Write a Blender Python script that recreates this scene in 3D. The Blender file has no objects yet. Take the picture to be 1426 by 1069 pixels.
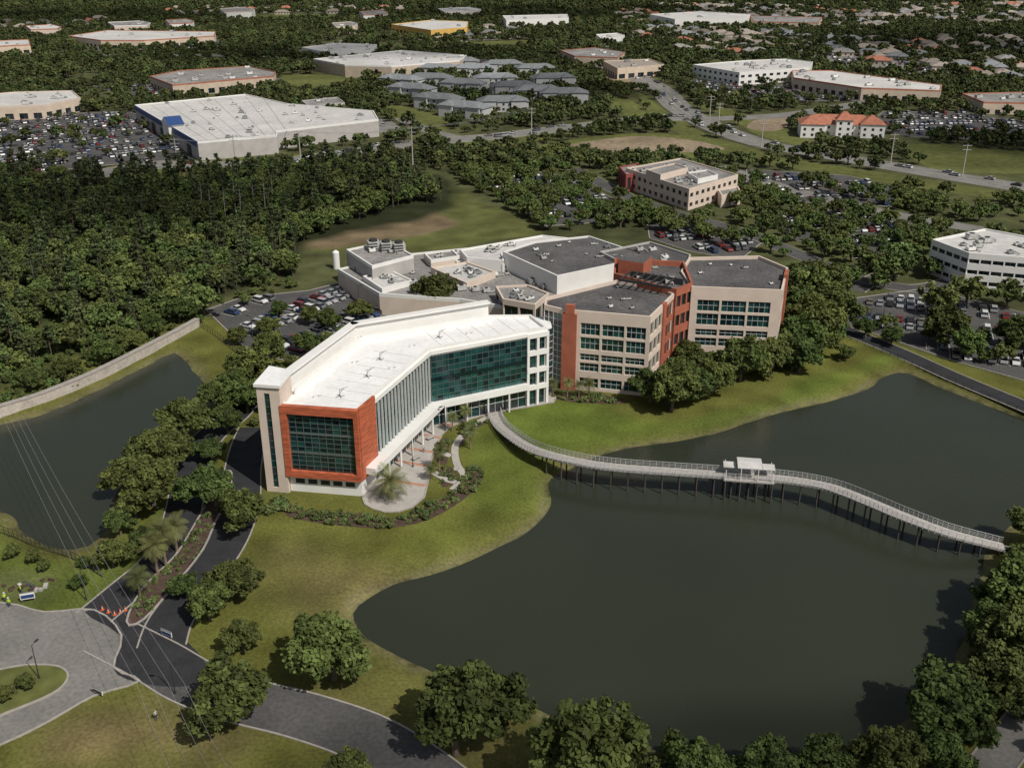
import bpy, math, random, time
import numpy as np
from mathutils import Vector, Matrix
random.seed(7); rng=np.random.default_rng(7)
T0=time.time()
S=bpy.context.scene
# ---------------- survey: aerial-plan homography (ground metres) ----------------
H=100.0; PITCH=math.radians(24); FPX=1425.0; CX=713.0; CY=534.5
sp,cp=math.sin(PITCH),math.cos(PITCH)
def P(px,py,z=0.0):
    u=(px-CX)/FPX; v=(py-CY)/FPX; t=(H-z)/(sp+v*cp)
    return (u*t, t*(cp-v*sp))
def PL(lst,z=0.0): return [P(a,b,z) for a,b in lst]
WATER=-1.0
# ---------------- materials ----------------
def mat(name,col,rough=.8,var=.15,scale=.5,metallic=0.,bump=0.,spec=.5,attr=None,objrand=0.,scale2=None,stretch=None,coat=0.,det=3):
    m=bpy.data.materials.new(name); m.use_nodes=True; nt=m.node_tree; N=nt.nodes; L=nt.links
    b=N['Principled BSDF']; b.inputs['Roughness'].default_value=rough; b.inputs['Metallic'].default_value=metallic
    b.inputs['Specular IOR Level'].default_value=spec
    if coat: b.inputs['Coat Weight'].default_value=coat
    geo=N.new('ShaderNodeNewGeometry'); vec=geo.outputs['Position']
    if stretch:
        mp=N.new('ShaderNodeVectorMath'); mp.operation='MULTIPLY'; mp.inputs[1].default_value=stretch
        L.new(vec,mp.inputs[0]); vec=mp.outputs[0]
    nz=N.new('ShaderNodeTexNoise'); nz.inputs['Scale'].default_value=scale; nz.inputs['Detail'].default_value=det
    L.new(vec,nz.inputs['Vector'])
    mr=N.new('ShaderNodeMapRange'); mr.inputs[1].default_value=.3; mr.inputs[2].default_value=.7
    mr.inputs[3].default_value=1-var; mr.inputs[4].default_value=1+var
    L.new(nz.outputs['Fac'],mr.inputs[0]); fac=mr.outputs[0]
    if scale2:
        n2=N.new('ShaderNodeTexNoise'); n2.inputs['Scale'].default_value=scale2; n2.inputs['Detail'].default_value=3
        L.new(vec,n2.inputs['Vector'])
        m2=N.new('ShaderNodeMapRange'); m2.inputs[1].default_value=.3; m2.inputs[2].default_value=.7
        m2.inputs[3].default_value=1-var; m2.inputs[4].default_value=1+var
        L.new(n2.outputs['Fac'],m2.inputs[0])
        mu=N.new('ShaderNodeMath'); mu.operation='MULTIPLY'; L.new(fac,mu.inputs[0]); L.new(m2.outputs[0],mu.inputs[1]); fac=mu.outputs[0]
    if objrand:
        oi=N.new('ShaderNodeObjectInfo'); m3=N.new('ShaderNodeMapRange'); m3.inputs[3].default_value=1-objrand; m3.inputs[4].default_value=1+objrand
        L.new(oi.outputs['Random'],m3.inputs[0])
        mu=N.new('ShaderNodeMath'); mu.operation='MULTIPLY'; L.new(fac,mu.inputs[0]); L.new(m3.outputs[0],mu.inputs[1]); fac=mu.outputs[0]
    vm=N.new('ShaderNodeVectorMath'); vm.operation='SCALE'
    if attr:
        at=N.new('ShaderNodeAttribute'); at.attribute_name=attr; L.new(at.outputs['Color'],vm.inputs[0])
    else: vm.inputs[0].default_value=col
    L.new(fac,vm.inputs['Scale']); L.new(vm.outputs[0],b.inputs['Base Color'])
    if bump:
        bp=N.new('ShaderNodeBump'); bp.inputs['Strength'].default_value=bump; bp.inputs['Distance'].default_value=.3
        L.new(nz.outputs['Fac'],bp.inputs['Height']); L.new(bp.outputs[0],b.inputs['Normal'])
    return m
M={}
M['ground']=mat('grass_ground',(0,0,0),.95,.26,.12,attr='Col',scale2=1.8,spec=.1,det=7)
M['meadow']=mat('meadow_grass',(.105,.115,.036),.95,.25,.03,scale2=.3,spec=.1,det=6)
M['dirt']=mat('sandy_ground',(.24,.19,.13),.95,.25,.04,scale2=.4,spec=.1,det=6)
M['asph']=mat('asphalt_new',(.032,.032,.035),.85,.18,.3,spec=.2,scale2=3)
M['asph2']=mat('asphalt_worn',(.080,.078,.076),.9,.2,.12,spec=.2,scale2=1.5,det=6)
M['conc']=mat('concrete_pad',(.185,.178,.165),.9,.17,.12,spec=.2,scale2=1.5,det=6)
M['kerb']=mat('kerb_concrete',(.32,.295,.265),.9,.15,1)
M['plaza']=mat('plaza_paving',(.38,.355,.325),.85,.1,.4,scale2=3)
M['plaza2']=mat('plaza_band',(.40,.20,.13),.85,.1,1)
M['paint']=mat('road_paint',(.6,.6,.58),.7,.15,1)
M['white']=mat('white_panel',(.74,.73,.70),.5,.04,.3)
M['roofw']=mat('white_membrane',(.76,.76,.75),.6,.07,.12,scale2=1.2)
M['cream']=mat('cream_stucco',(.60,.50,.42),.85,.07,.3)
M['creamd']=mat('grey_stucco',(.40,.38,.36),.85,.1,.3)
M['orange']=mat('terracotta_panel',(.42,.105,.048),.6,.38,1.5,stretch=(.3,.3,2.4))
M['orange2']=mat('terracotta_stucco',(.33,.10,.055),.8,.14,.4)
M['roofd']=mat('dark_gravel_roof',(.085,.082,.082),.95,.32,.12,scale2=1.3,det=6)
M['roofm']=mat('grey_roof',(.22,.21,.20),.95,.28,.1,scale2=1.,det=6)
M['roofl']=mat('light_roof',(.50,.49,.47),.9,.12,.05,scale2=.5,det=5)
M['g1']=mat('teal_glass_a',(.010,.045,.045),.06,.3,.4,spec=.8,metallic=.25)
M['g2']=mat('teal_glass_b',(.020,.090,.085),.08,.3,.4,spec=.8,metallic=.35)
M['g3']=mat('teal_glass_c',(.006,.020,.024),.05,.3,.4,spec=.8,metallic=.2)
M['g4']=mat('grey_glass',(.03,.035,.04),.1,.3,.4,spec=.6)
M['g5']=mat('silver_glass',(.10,.14,.16),.1,.3,.4,spec=.8,metallic=.4)
M['mull']=mat('mullion_metal',(.16,.20,.19),.4,.05,1,metallic=.5)
M['mulw']=mat('mullion_white',(.62,.63,.62),.4,.05,1)
M['dark']=mat('dark_louvre',(.03,.03,.03),.7,.1,1)
M['steel']=mat('galv_steel',(.35,.36,.36),.45,.15,1,metallic=.6)
M['wire']=mat('aluminium_wire',(.22,.22,.23),.5,.05,1)
M['hvac']=mat('hvac_metal',(.42,.42,.40),.5,.2,.8)
M['tile']=mat('orange_tile_roof',(.36,.14,.085),.85,.2,.5,objrand=.15)
M['tanw']=mat('tan_wall',(.50,.41,.32),.85,.1,.3,objrand=.15)
M['hwall']=mat('house_wall',(.40,.36,.30),.85,.1,.3,objrand=.25)
M['shing']=mat('grey_shingle',(.17,.18,.19),.9,.15,.5,objrand=.35)
M['brown']=mat('brown_shingle',(.23,.195,.165),.9,.15,.5,objrand=.5)
M['apw']=mat('apartment_wall',(.42,.42,.42),.85,.1,.3,objrand=.1)
M['blue']=mat('blue_fascia',(.02,.055,.17),.6,.1,.5)
M['maroon']=mat('maroon_stucco',(.25,.06,.05),.8,.1,.5)
M['yellow']=mat('yellow_stucco',(.62,.38,.10),.8,.1,.5)
M['deck']=mat('boardwalk_timber',(.36,.34,.32),.85,.18,1.5)
M['rail']=mat('railing_grey',(.42,.42,.41),.6,.1,1)
M['pile']=mat('timber_pile',(.06,.052,.045),.9,.2,1)
M['bark']=mat('bark',(.11,.085,.065),.95,.25,2)
M['deadwood']=mat('dead_wood',(.30,.27,.24),.95,.2,2)
M['palmbark']=mat('palm_bark',(.20,.15,.10),.95,.25,3)
M['mulch']=mat('mulch_bed',(.07,.042,.03),.95,.3,.8)
M['wallc']=mat('retaining_wall_concrete',(.42,.375,.33),.9,.16,.3,scale2=1.5,det=6)
M['tyre']=mat('tyre',(.02,.02,.02),.9,.05,3)
M['cglass']=mat('car_glass',(.015,.018,.02),.08,.05,1,spec=.8)
M['cone']=mat('cone_orange',(.65,.12,.03),.6,.05,1)
M['skin']=mat('skin',(.45,.28,.2),.6,.05,1)
def carpaint():
    m=mat('car_paint',(1,1,1),.3,.02,.5,coat=.5); nt=m.node_tree; N=nt.nodes; L=nt.links
    oi=N.new('ShaderNodeObjectInfo'); cr=N.new('ShaderNodeValToRGB'); cr.color_ramp.interpolation='CONSTANT'
    cols=[(.60,.60,.59),(.28,.29,.30),(.10,.10,.11),(.62,.61,.59),(.025,.025,.028),(.16,.165,.17),(.20,.02,.02),(.03,.06,.14),(.36,.36,.37),(.18,.16,.13)]
    e=cr.color_ramp.elements; e[0].color=(*cols[0],1); e[1].position=.1; e[1].color=(*cols[1],1)
    for i in range(2,10):
        x=e.new(i/10); x.color=(*cols[i],1)
    L.new(oi.outputs['Random'],cr.inputs[0]); L.new(cr.outputs[0],N['Principled BSDF'].inputs['Base Color']); return m
M['car']=carpaint()
def leafmat(name,col,trans=.2,rand=.3,hue=(.48,.53)):
    m=bpy.data.materials.new(name); m.use_nodes=True; nt=m.node_tree; N=nt.nodes; L=nt.links
    b=N['Principled BSDF']; b.inputs['Roughness'].default_value=.7; b.inputs['Specular IOR Level'].default_value=.2
    at=N.new('ShaderNodeAttribute'); at.attribute_name='Col'
    oi=N.new('ShaderNodeObjectInfo')
    mr=N.new('ShaderNodeMapRange'); mr.inputs[3].default_value=1-rand; mr.inputs[4].default_value=1+rand; L.new(oi.outputs['Random'],mr.inputs[0])
    hs=N.new('ShaderNodeHueSaturation'); hs.inputs['Color'].default_value=(*col,1)
    m5=N.new('ShaderNodeMath'); m5.operation='MULTIPLY'; m5.inputs[1].default_value=7.13; L.new(oi.outputs['Random'],m5.inputs[0])
    fr=N.new('ShaderNodeMath'); fr.operation='FRACT'; L.new(m5.outputs[0],fr.inputs[0])
    mh=N.new('ShaderNodeMapRange'); mh.inputs[3].default_value=hue[0]; mh.inputs[4].default_value=hue[1]; L.new(fr.outputs[0],mh.inputs[0]); L.new(mh.outputs[0],hs.inputs['Hue'])
    v1=N.new('ShaderNodeVectorMath'); v1.operation='MULTIPLY'; L.new(hs.outputs[0],v1.inputs[0]); L.new(at.outputs['Color'],v1.inputs[1])
    v2=N.new('ShaderNodeVectorMath'); v2.operation='SCALE'; L.new(v1.outputs[0],v2.inputs[0]); L.new(mr.outputs[0],v2.inputs['Scale'])
    L.new(v2.outputs[0],b.inputs['Base Color'])
    if trans:
        t=N.new('ShaderNodeBsdfTranslucent'); L.new(v2.outputs[0],t.inputs[0]); mx=N.new('ShaderNodeMixShader'); mx.inputs[0].default_value=trans
        L.new(b.outputs[0],mx.inputs[1]); L.new(t.outputs[0],mx.inputs[2]); L.new(mx.outputs[0],N['Material Output'].inputs[0])
    return m
M['leaf']=leafmat('oak_leaves',(.086,.108,.030),.2,.28)
M['leafm']=leafmat('oak_leaves_mid',(.088,.112,.032),0,.32)
M['leaff']=leafmat('far_leaves',(.066,.080,.026),0,.38)
M['pine']=leafmat('pine_needles',(.062,.076,.030),0,.35)
M['frond']=leafmat('palm_fronds',(.13,.135,.05))
M['shrub']=leafmat('shrub_leaves',(.085,.105,.035),0,.4)
def watermat():
    m=bpy.data.materials.new('pond_water'); m.use_nodes=True; nt=m.node_tree; N=nt.nodes; L=nt.links
    b=N['Principled BSDF']; b.inputs['Roughness'].default_value=.12; b.inputs['IOR'].default_value=1.33
    g=N.new('ShaderNodeNewGeometry'); n=N.new('ShaderNodeTexNoise'); n.inputs['Scale'].default_value=1.6; n.inputs['Detail'].default_value=4
    L.new(g.outputs['Position'],n.inputs['Vector']); bp=N.new('ShaderNodeBump'); bp.inputs['Strength'].default_value=.3; bp.inputs['Distance'].default_value=.12
    L.new(n.outputs['Fac'],bp.inputs['Height']); L.new(bp.outputs[0],b.inputs['Normal'])
    n2=N.new('ShaderNodeTexNoise'); n2.inputs['Scale'].default_value=.025; n2.inputs['Detail'].default_value=5; L.new(g.outputs['Position'],n2.inputs['Vector'])
    mr=N.new('ShaderNodeMapRange'); mr.inputs[1].default_value=.35; mr.inputs[2].default_value=.65; mr.inputs[3].default_value=.06; mr.inputs[4].default_value=.22
    L.new(n2.outputs['Fac'],mr.inputs[0]); L.new(mr.outputs[0],b.inputs['Roughness'])
    cr=N.new('ShaderNodeMix'); cr.data_type='RGBA'; cr.inputs[6].default_value=(.022,.027,.018,1); cr.inputs[7].default_value=(.036,.041,.027,1); L.new(n2.outputs['Fac'],cr.inputs[0]); L.new(cr.outputs[2],b.inputs['Base Color']); return m
M['water']=watermat()
# ---------------- mesh builder ----------------
def link(o): S.collection.objects.link(o); return o
class MB:
    def __init__(s): s.v=[]; s.f=[]; s.m=[]; s.mats=[]
    def mi(s,k):
        if k not in s.mats: s.mats.append(k)
        return s.mats.index(k)
    def poly(s,pts,k):
        n=len(s.v); s.v+= [tuple(p) for p in pts]; s.f.append(tuple(range(n,n+len(pts)))); s.m.append(s.mi(k))
    def hexa(s,b4,t4,k,kt=None):
        n=len(s.v); s.v+=[tuple(p) for p in b4]+[tuple(p) for p in t4]; i=s.mi(k)
        for f in [(3,2,1,0),(0,1,5,4),(1,2,6,5),(2,3,7,6),(3,0,4,7)]: s.f.append(tuple(n+a for a in f)); s.m.append(i)
        s.f.append((n+4,n+5,n+6,n+7)); s.m.append(s.mi(kt) if kt else i)
    def box(s,x,y,z0,sx,sy,sz,k,rot=0.,kt=None):
        c,d=math.cos(rot),math.sin(rot)
        q=[(x+a*sx/2*c-b*sy/2*d, y+a*sx/2*d+b*sy/2*c) for a,b in ((-1,-1),(1,-1),(1,1),(-1,1))]
        s.hexa([(a,b,z0) for a,b in q],[(a,b,z0+sz) for a,b in q],k,kt)
    def ob(s,W,s0,s1,d0,d1,z0,z1,k):
        q=[W(s0,d1),W(s1,d1),W(s1,d0),W(s0,d0)]
        s.hexa([(a,b,z0) for a,b in q],[(a,b,z1) for a,b in q],k)
    def pane(s,W,s0,s1,d,z0,z1,k):
        a=W(s0,d); b=W(s1,d); s.poly([(a[0],a[1],z0),(b[0],b[1],z0),(b[0],b[1],z1),(a[0],a[1],z1)],k)
    def prism(s,poly,z0,z1,ks,kt):
        n=len(poly)
        for i in range(n):
            a=poly[i]; b=poly[(i+1)%n]; s.poly([(a[0],a[1],z0),(b[0],b[1],z0),(b[0],b[1],z1),(a[0],a[1],z1)],ks)
        s.poly([(a[0],a[1],z1) for a in poly],kt)
    def ring(s,poly,ins,z0,z1,k):
        q=offset(poly,ins); n=len(poly)
        for i in range(n):
            j=(i+1)%n; a,b,c,d=poly[i],poly[j],q[j],q[i]
            s.poly([(*a,z0),(*b,z0),(*b,z1),(*a,z1)],k); s.poly([(*d,z1),(*c,z1),(*c,z0),(*d,z0)],k)
            s.poly([(*a,z1),(*b,z1),(*c,z1),(*d,z1)],k); s.poly([(*d,z0),(*c,z0),(*b,z0),(*a,z0)],k)
    def cyl(s,p0,p1,r0,r1,k,n=6,cap=True):
        p0=Vector(p0); p1=Vector(p1); d=(p1-p0).normalized(); a=d.orthogonal().normalized(); b=d.cross(a); o=len(s.v); i=s.mi(k)
        for p,r in ((p0,r0),(p1,r1)):
            for j in range(n):
                t=2*math.pi*j/n; s.v.append(tuple(p+a*math.cos(t)*r+b*math.sin(t)*r))
        for j in range(n): s.f.append((o+j,o+(j+1)%n,o+n+(j+1)%n,o+n+j)); s.m.append(i)
        if cap: s.f.append(tuple(o+n+j for j in range(n))); s.m.append(i)
    def mesh(s,name):
        me=bpy.data.meshes.new(name); me.from_pydata(s.v,[],s.f)
        for k in s.mats: me.materials.append(M[k])
        me.polygons.foreach_set('material_index',s.m); me.update(); return me
    def done(s,name,parent=None,coll=None):
        o=bpy.data.objects.new(name,s.mesh(name)); (coll or S.collection).objects.link(o)
        if parent: o.parent=parent
        return o
def empty(name):
    e=bpy.data.objects.new(name,None); link(e); e.empty_display_size=1; return e
def area(p): return .5*sum(p[i][0]*p[(i+1)%len(p)][1]-p[(i+1)%len(p)][0]*p[i][1] for i in range(len(p)))
def ccw(p): return list(p) if area(p)>0 else list(p)[::-1]
def offset(poly,d):
    n=len(poly); out=[]
    for i in range(n):
        a=Vector(poly[i-1]); b=Vector(poly[i]); c=Vector(poly[(i+1)%n])
        u=(b-a).normalized(); w=(c-b).normalized(); n1=Vector((-u.y,u.x)); n2=Vector((-w.y,w.x))
        m=n1+n2
        if m.length<.2: m=n1
        m.normalize(); q=b+m*(d/max(.35,m.dot(n1))); out.append((q.x,q.y))
    return out
def Wl(a,b):
    a=Vector(a); b=Vector(b); L=(b-a).length; u=(b-a)/L; n=Vector((u.y,-u.x))
    def w(s,d): q=a+u*s+n*d; return (q.x,q.y)
    w.L=L; w.ang=math.atan2(u.y,u.x); return w
def smooth(pts,n=6,closed=True):
    p=[Vector(q) for q in pts]; N=len(p); out=[]
    rngi=range(N) if closed else range(N-1)
    for i in rngi:
        if closed: a,b,c,d=p[i-1],p[i],p[(i+1)%N],p[(i+2)%N]
        else: a,b,c,d=p[max(i-1,0)],p[i],p[i+1],p[min(i+2,N-1)]
        for k in range(n):
            t=k/n; q=.5*((2*b)+(c-a)*t+(2*a-5*b+4*c-d)*t*t+(3*b-a-3*c+d)*t**3); out.append(tuple(q))
    if not closed: out.append(tuple(p[-1]))
    return out
def inpoly(xy,poly):
    pa=np.array(poly); r=np.zeros(len(xy),bool)
    k=np.where(((xy>=pa.min(0))&(xy<=pa.max(0))).all(1))[0]
    if len(k)==0: return r
    x,y=xy[k,0],xy[k,1]; rr=np.zeros(len(k),bool); n=len(poly)
    for i in range(n):
        x1,y1=poly[i]; x2,y2=poly[(i+1)%n]
        if y1==y2: continue
        rr^=((y1>y)!=(y2>y))&(x<(x2-x1)*(y-y1)/(y2-y1)+x1)
    r[k]=rr; return r
def distp(xy,poly,closed=True):
    d=np.full(len(xy),1e9); n=len(poly)
    for i in range(n if closed else n-1):
        a=np.array(poly[i]); b=np.array(poly[(i+1)%n]); ab=b-a; L=(ab@ab)+1e-9
        t=np.clip(((xy-a)@ab)/L,0,1); q=xy-(a+t[:,None]*ab); d=np.minimum(d,(q**2).sum(1))
    return np.sqrt(d)
EXC=[]   # no-tree polygons
# ---------------- ponds ----------------
pond1=smooth(PL([(490,848),(540,818),(600,800),(660,777),(720,750),(757,720),(767,695),(765,672),(790,655),(830,637),(870,625),(910,619),(960,612),(1010,600),(1060,582),(1110,568),(1160,557),(1200,545),(1235,524),(1262,520),(1300,535),(1360,560),(1440,590),(1520,625),(1500,680),(1440,705),(1400,740),(1375,765),(1368,800),(1352,850),(1337,900),(1312,950),(1262,1000),(1200,1035),(1120,1052),(1060,1056),(980,1050),(900,1040),(840,1025),(770,1000),(700,965),(650,950),(590,930),(540,905),(500,878)],WATER),4)
pond2=smooth(PL([(-120,640),(-60,612),(0,592),(60,577),(130,547),(190,517),(235,494),(252,497),(290,540),(300,552),(282,570),(255,595),(220,620),(185,650),(165,680),(152,720),(142,745),(120,762),(90,765),(60,755),(30,738),(8,715),(-60,695),(-120,690)],WATER),4)
PONDS=[pond1,pond2]
def shore(xy):
    d=np.full(len(xy),1e3)
    for p in PONDS:
        pa=np.array(p); mn=pa.min(0)-30; mx=pa.max(0)+30
        k=((xy>mn)&(xy<mx)).all(1)
        if k.any():
            q=xy[k]; dd=distp(q,p); dd=np.where(inpoly(q,p),-dd,dd); d[k]=np.minimum(d[k],dd)
    return d
def gz(x,y):
    d=shore(np.array([[x,y]]))[0]; return WATER+max(-2,min(1,d*.25))
# ---------------- terrain ----------------
def axis(lo,hi,st,far,g=1.09):
    a=list(np.arange(lo,hi,st)); s=st
    x=a[-1]
    while x<far: s*=g; x+=s; a.append(x)
    s=st; x=a[0]; b=[]
    while x>-far: s*=g; x-=s; b.append(x)
    return np.array(b[::-1]+a)
xs=axis(-230,270,2.0,7000); ys=axis(70,480,2.0,8000); ys=ys[ys>-1500]
XX,YY=np.meshgrid(xs,ys); xy=np.stack([XX.ravel(),YY.ravel()],1)
def vnoise(xy,s,seed):
    r=np.random.default_rng(seed); g=r.random((256,256)); q=xy/s; i=np.floor(q).astype(int); f=q-i; f=f*f*(3-2*f); i0=i%256; i1=(i+1)%256
    return (g[i0[:,0],i0[:,1]]*(1-f[:,0])*(1-f[:,1])+g[i1[:,0],i0[:,1]]*f[:,0]*(1-f[:,1])+g[i0[:,0],i1[:,1]]*(1-f[:,0])*f[:,1]+g[i1[:,0],i1[:,1]]*f[:,0]*f[:,1])
n1=vnoise(xy,40,1); n2=vnoise(xy,12,2); n3=vnoise(xy,5,3)
sd=shore(xy); sd=sd+(n3-.5)*.9*(sd<3.5); zz=WATER+np.clip(sd*.25,-2,1)
base=np.array([.070,.076,.032]); col=np.tile(base,(len(xy),1))
col*= (.7+.6*n1)[:,None]
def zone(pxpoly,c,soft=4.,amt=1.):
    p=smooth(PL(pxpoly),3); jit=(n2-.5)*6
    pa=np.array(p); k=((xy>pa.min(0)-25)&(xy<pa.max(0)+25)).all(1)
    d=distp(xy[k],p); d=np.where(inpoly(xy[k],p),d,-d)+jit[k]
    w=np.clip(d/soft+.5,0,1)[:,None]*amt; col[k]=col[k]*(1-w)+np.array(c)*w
LAWN=(.104,.108,.026); BRIGHT=(.092,.125,.022); DRY=(.155,.118,.06)
zone([(-100,600),(200,470),(280,440),(400,480),(420,560),(380,690),(700,560),(900,540),(1180,455),(1300,500),(1600,600),(1600,1200),(-200,1200)],LAWN)
zone([(640,600),(690,590),(770,640),(762,700),(700,745),(560,800),(560,740),(650,700)],(.100,.116,.024),6,.8)
zone([(700,570),(800,555),(900,580),(1000,575),(1130,530),(1230,500),(1160,545),(1000,595),(900,610),(800,630),(740,615)],BRIGHT,5,.9)
zone([(370,760),(450,770),(560,800),(480,840),(400,860)],DRY,10,.5)
zone([(380,1000),(480,960),(700,1020),(760,1080),(600,1090)],DRY,10,.4)
zone([(100,1000),(240,980),(330,1040),(200,1060),(60,1060)],DRY,8,.75)
zone([(0,800),(60,800),(80,815),(50,835),(0,838)],(.20,.17,.12),3,.9)
zone([(-60,700),(0,735),(110,790),(190,750),(250,700),(250,760),(140,850),(-60,845)],(.088,.115,.024),4,.8)
zone([(700,575),(640,690),(740,715),(765,690),(750,640)],(.092,.12,.022),4,.6)
zone([(425,340),(520,303),(625,292),(580,250),(612,250),(680,287),(755,325),(700,335),(600,352),(500,352)],(.096,.104,.034),4,1)
zone([(425,340),(520,303),(610,295),(640,315),(560,330),(480,342)],(.17,.125,.08),4,.85)
zone([(1080,375),(1150,360),(1200,385),(1180,410),(1130,400)],(.08,.108,.022),4,.9)
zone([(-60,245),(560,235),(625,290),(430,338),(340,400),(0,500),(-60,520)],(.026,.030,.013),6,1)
zone([(-60,480),(40,460),(110,430),(150,450),(60,510),(-60,560)],(.08,.10,.026),5,.8)
shorec=np.array((.15,.135,.09)); w=np.clip(1-np.abs(sd-.3-(n3-.5)*2)/1.6,0,1)[:,None]*.6; col=col*(1-w)+shorec*w
w=np.clip((6-sd)/6,0,1)[:,None]*.35*n2[:,None]; col=col*(1-w)+np.array(DRY)*w
col=np.where((sd<-.6)[:,None],np.array((.03,.03,.02)),col)
col*=(.78+.44*n3)[:,None]
ny,nx=XX.shape; idx=np.arange(ny*nx).reshape(ny,nx)
faces=np.stack([idx[:-1,:-1],idx[:-1,1:],idx[1:,1:],idx[1:,:-1]],-1).reshape(-1,4)
me=bpy.data.meshes.new('ground'); me.from_pydata(np.column_stack([xy,zz]).tolist(),[],faces.tolist())
ca=me.color_attributes.new('Col','FLOAT_COLOR','POINT'); ca.data.foreach_set('color',np.column_stack([col,np.ones(len(col))]).ravel())
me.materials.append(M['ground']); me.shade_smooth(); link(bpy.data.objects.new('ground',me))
for i,p in enumerate(PONDS):
    mb=MB(); q=offset(ccw(p),-3.5); mb.poly([(a,b,WATER) for a,b in q],'water'); mb.done('pond_water')
    EXC.append(offset(ccw(p),-1.5))
# ---------------- sheets, roads ----------------
def sheet(name,poly,z,k,kerb=None,kw=.3,exc=True,sm=0):
    if sm: poly=smooth(poly,sm)
    poly=ccw(poly); mb=MB(); mb.poly([(a,b,z) for a,b in poly],k)
    if kerb: mb.ring(offset(poly,-kw),kw,-.05,z+.12,kerb)
    o=mb.done(name)
    if exc: EXC.append(poly)
    return o
def ribbon(pts,w):
    L=[];R=[]
    for i,p in enumerate(pts):
        a=Vector(pts[max(i-1,0)]); b=Vector(pts[min(i+1,len(pts)-1)]); t=(b-a).normalized(); n=Vector((-t.y,t.x))*w/2
        L.append((p[0]+n.x,p[1]+n.y)); R.append((p[0]-n.x,p[1]-n.y))
    return L,R
def road(name,px,w,z=.03,k='asph2',kerb=True,mark=None,exc=True):
    c=smooth(PL(px),6,False); L,R=ribbon(c,w); mb=MB()
    for i in range(len(c)-1): mb.poly([(*R[i],z),(*R[i+1],z),(*L[i+1],z),(*L[i],z)],k)
    if kerb:
        for a,b in ((w,w+.5),(-w,-w-.5)):
            A=ribbon(c,a)[0]; B=ribbon(c,b)[0]
            if a<0: A,B=B,A
            for i in range(len(c)-1):
                mb.hexa([(*B[i],-.05),(*B[i+1],-.05),(*A[i+1],-.05),(*A[i],-.05)][::-1],[(*B[i],z+.12),(*B[i+1],z+.12),(*A[i+1],z+.12),(*A[i],z+.12)][::-1],'kerb')
    if mark:
        for off,dash in mark:
            A=ribbon(c,2*off+.16)[0]; B=ribbon(c,2*off-.16)[0]
            for i in range(len(c)-1):
                if dash and i%2: continue
                mb.poly([(*B[i],z+.008),(*B[i+1],z+.008),(*A[i+1],z+.008),(*A[i],z+.008)],'paint')
    mb.done(name)
    if exc:
        L,R=ribbon(c,w+exc*2 if exc is not True else w); EXC.append(L+R[::-1])
FIELDS=[('meadow',[(535,150),(560,148),(615,163),(625,182),(600,186),(560,172)]),('meadow',[(1265,200),(1430,212),(1500,222),(1500,246),(1430,242),(1300,236)]),('meadow',[(395,105),(500,108),(480,122),(410,128)]),
 ('dirt',[(790,203),(880,190),(960,195),(1010,208),(940,213),(850,212)]),('meadow',[(740,206),(880,186),(1000,194),(1070,216),(1080,230),(1000,222),(880,218)]),('dirt',[(1060,165),(1110,165),(1080,183),(1040,178)]),
 ('meadow',[(150,232),(300,222),(420,214),(540,206),(540,214),(420,236),(300,244),(160,250)]),('meadow',[(620,200),(740,188),(800,186),(740,200),(650,212)]),('meadow',[(890,128),(935,160),(990,190),(1060,214),(1040,222),(960,194),(905,160)]),
 ('meadow',[(960,140),(1020,168),(1060,190),(1120,204),(1130,196),(1040,160)]),('meadow',[(650,60),(760,56),(770,64),(660,68)]),('dirt',[(820,100),(880,108),(900,125),(850,118)]),
 ('meadow',[(1060,216),(1426,272),(1426,282),(1060,228)]),('meadow',[(320,22),(460,20),(470,27),(330,30)]),('meadow',[(840,132),(880,140),(900,160),(860,158)])]
for i,(k,p) in enumerate(FIELDS): sheet('meadow' if k=='meadow' else 'sandy_clearing',PL(p),.012+.002*i if k=='meadow' else .055+.001*i,k,sm=3)
BLV=[(60,262),(150,240),(230,230),(330,230),(420,222),(520,208),(600,198),(700,189),(800,177),(900,166),(985,166)]
ART=[(830,88),(880,105),(920,125),(945,150),(990,175),(1060,200),(1150,216),(1260,235),(1426,262),(1560,280)]
road('boulevard_road',BLV,15,.07,'conc',True,[(0,False),(4,True),(-4,True)],exc=2)
road('arterial_road',ART,17,.09,'conc',True,[(0,False),(4,True),(-4,True)],exc=2)
road('side_road',[(560,165),(590,180),(640,193)],9,.06,'conc')
road('side_road',[(800,235),(870,272),(950,300),(1040,325),(1100,350),(1190,385),(1270,402),(1330,392)],7,.04,'asph2',exc=2)
road('side_road',[(1190,405),(1210,392),(1240,380)],6,.06,'asph2')
road('south_road',[(150,885),(215,918),(270,950),(340,975),(420,995),(500,1022),(560,1055),(620,1100)],8.5,.03,'asph2')
road('entrance_road',[(130,860),(175,822),(218,785),(245,745),(258,700),(266,655),(290,610),(330,575),(345,550)],6.5,.035,'asph',exc=1.5)
road('entrance_road',[(225,900),(240,860),(285,800),(318,750),(335,700),(338,655),(346,620),(356,595)],7,.04,'asph',exc=1.5)
road('lakeside_road',[(1165,455),(1250,490),(1330,526),(1426,566),(1560,622)],5.5,.03,'asph')
road('perimeter_path',[(1340,1120),(1400,1040),(1440,985),(1480,900)],5,.03,'conc')
road('far_road',[(-100,78),(200,77),(420,78),(620,70),(830,60),(1000,56)],14,.09,'conc',False,exc=3)
road('far_road',[(1000,232),(1100,264),(1250,300),(1426,330)],9,.08,'conc',exc=3)
road('far_road',[(985,166),(1100,160),(1250,140),(1426,150)],14,.095,'conc',False,exc=3)
road('far_road',[(400,78),(520,50),(640,44),(800,34),(1000,34),(1300,30)],14,.10,'conc',False,exc=3)
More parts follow.
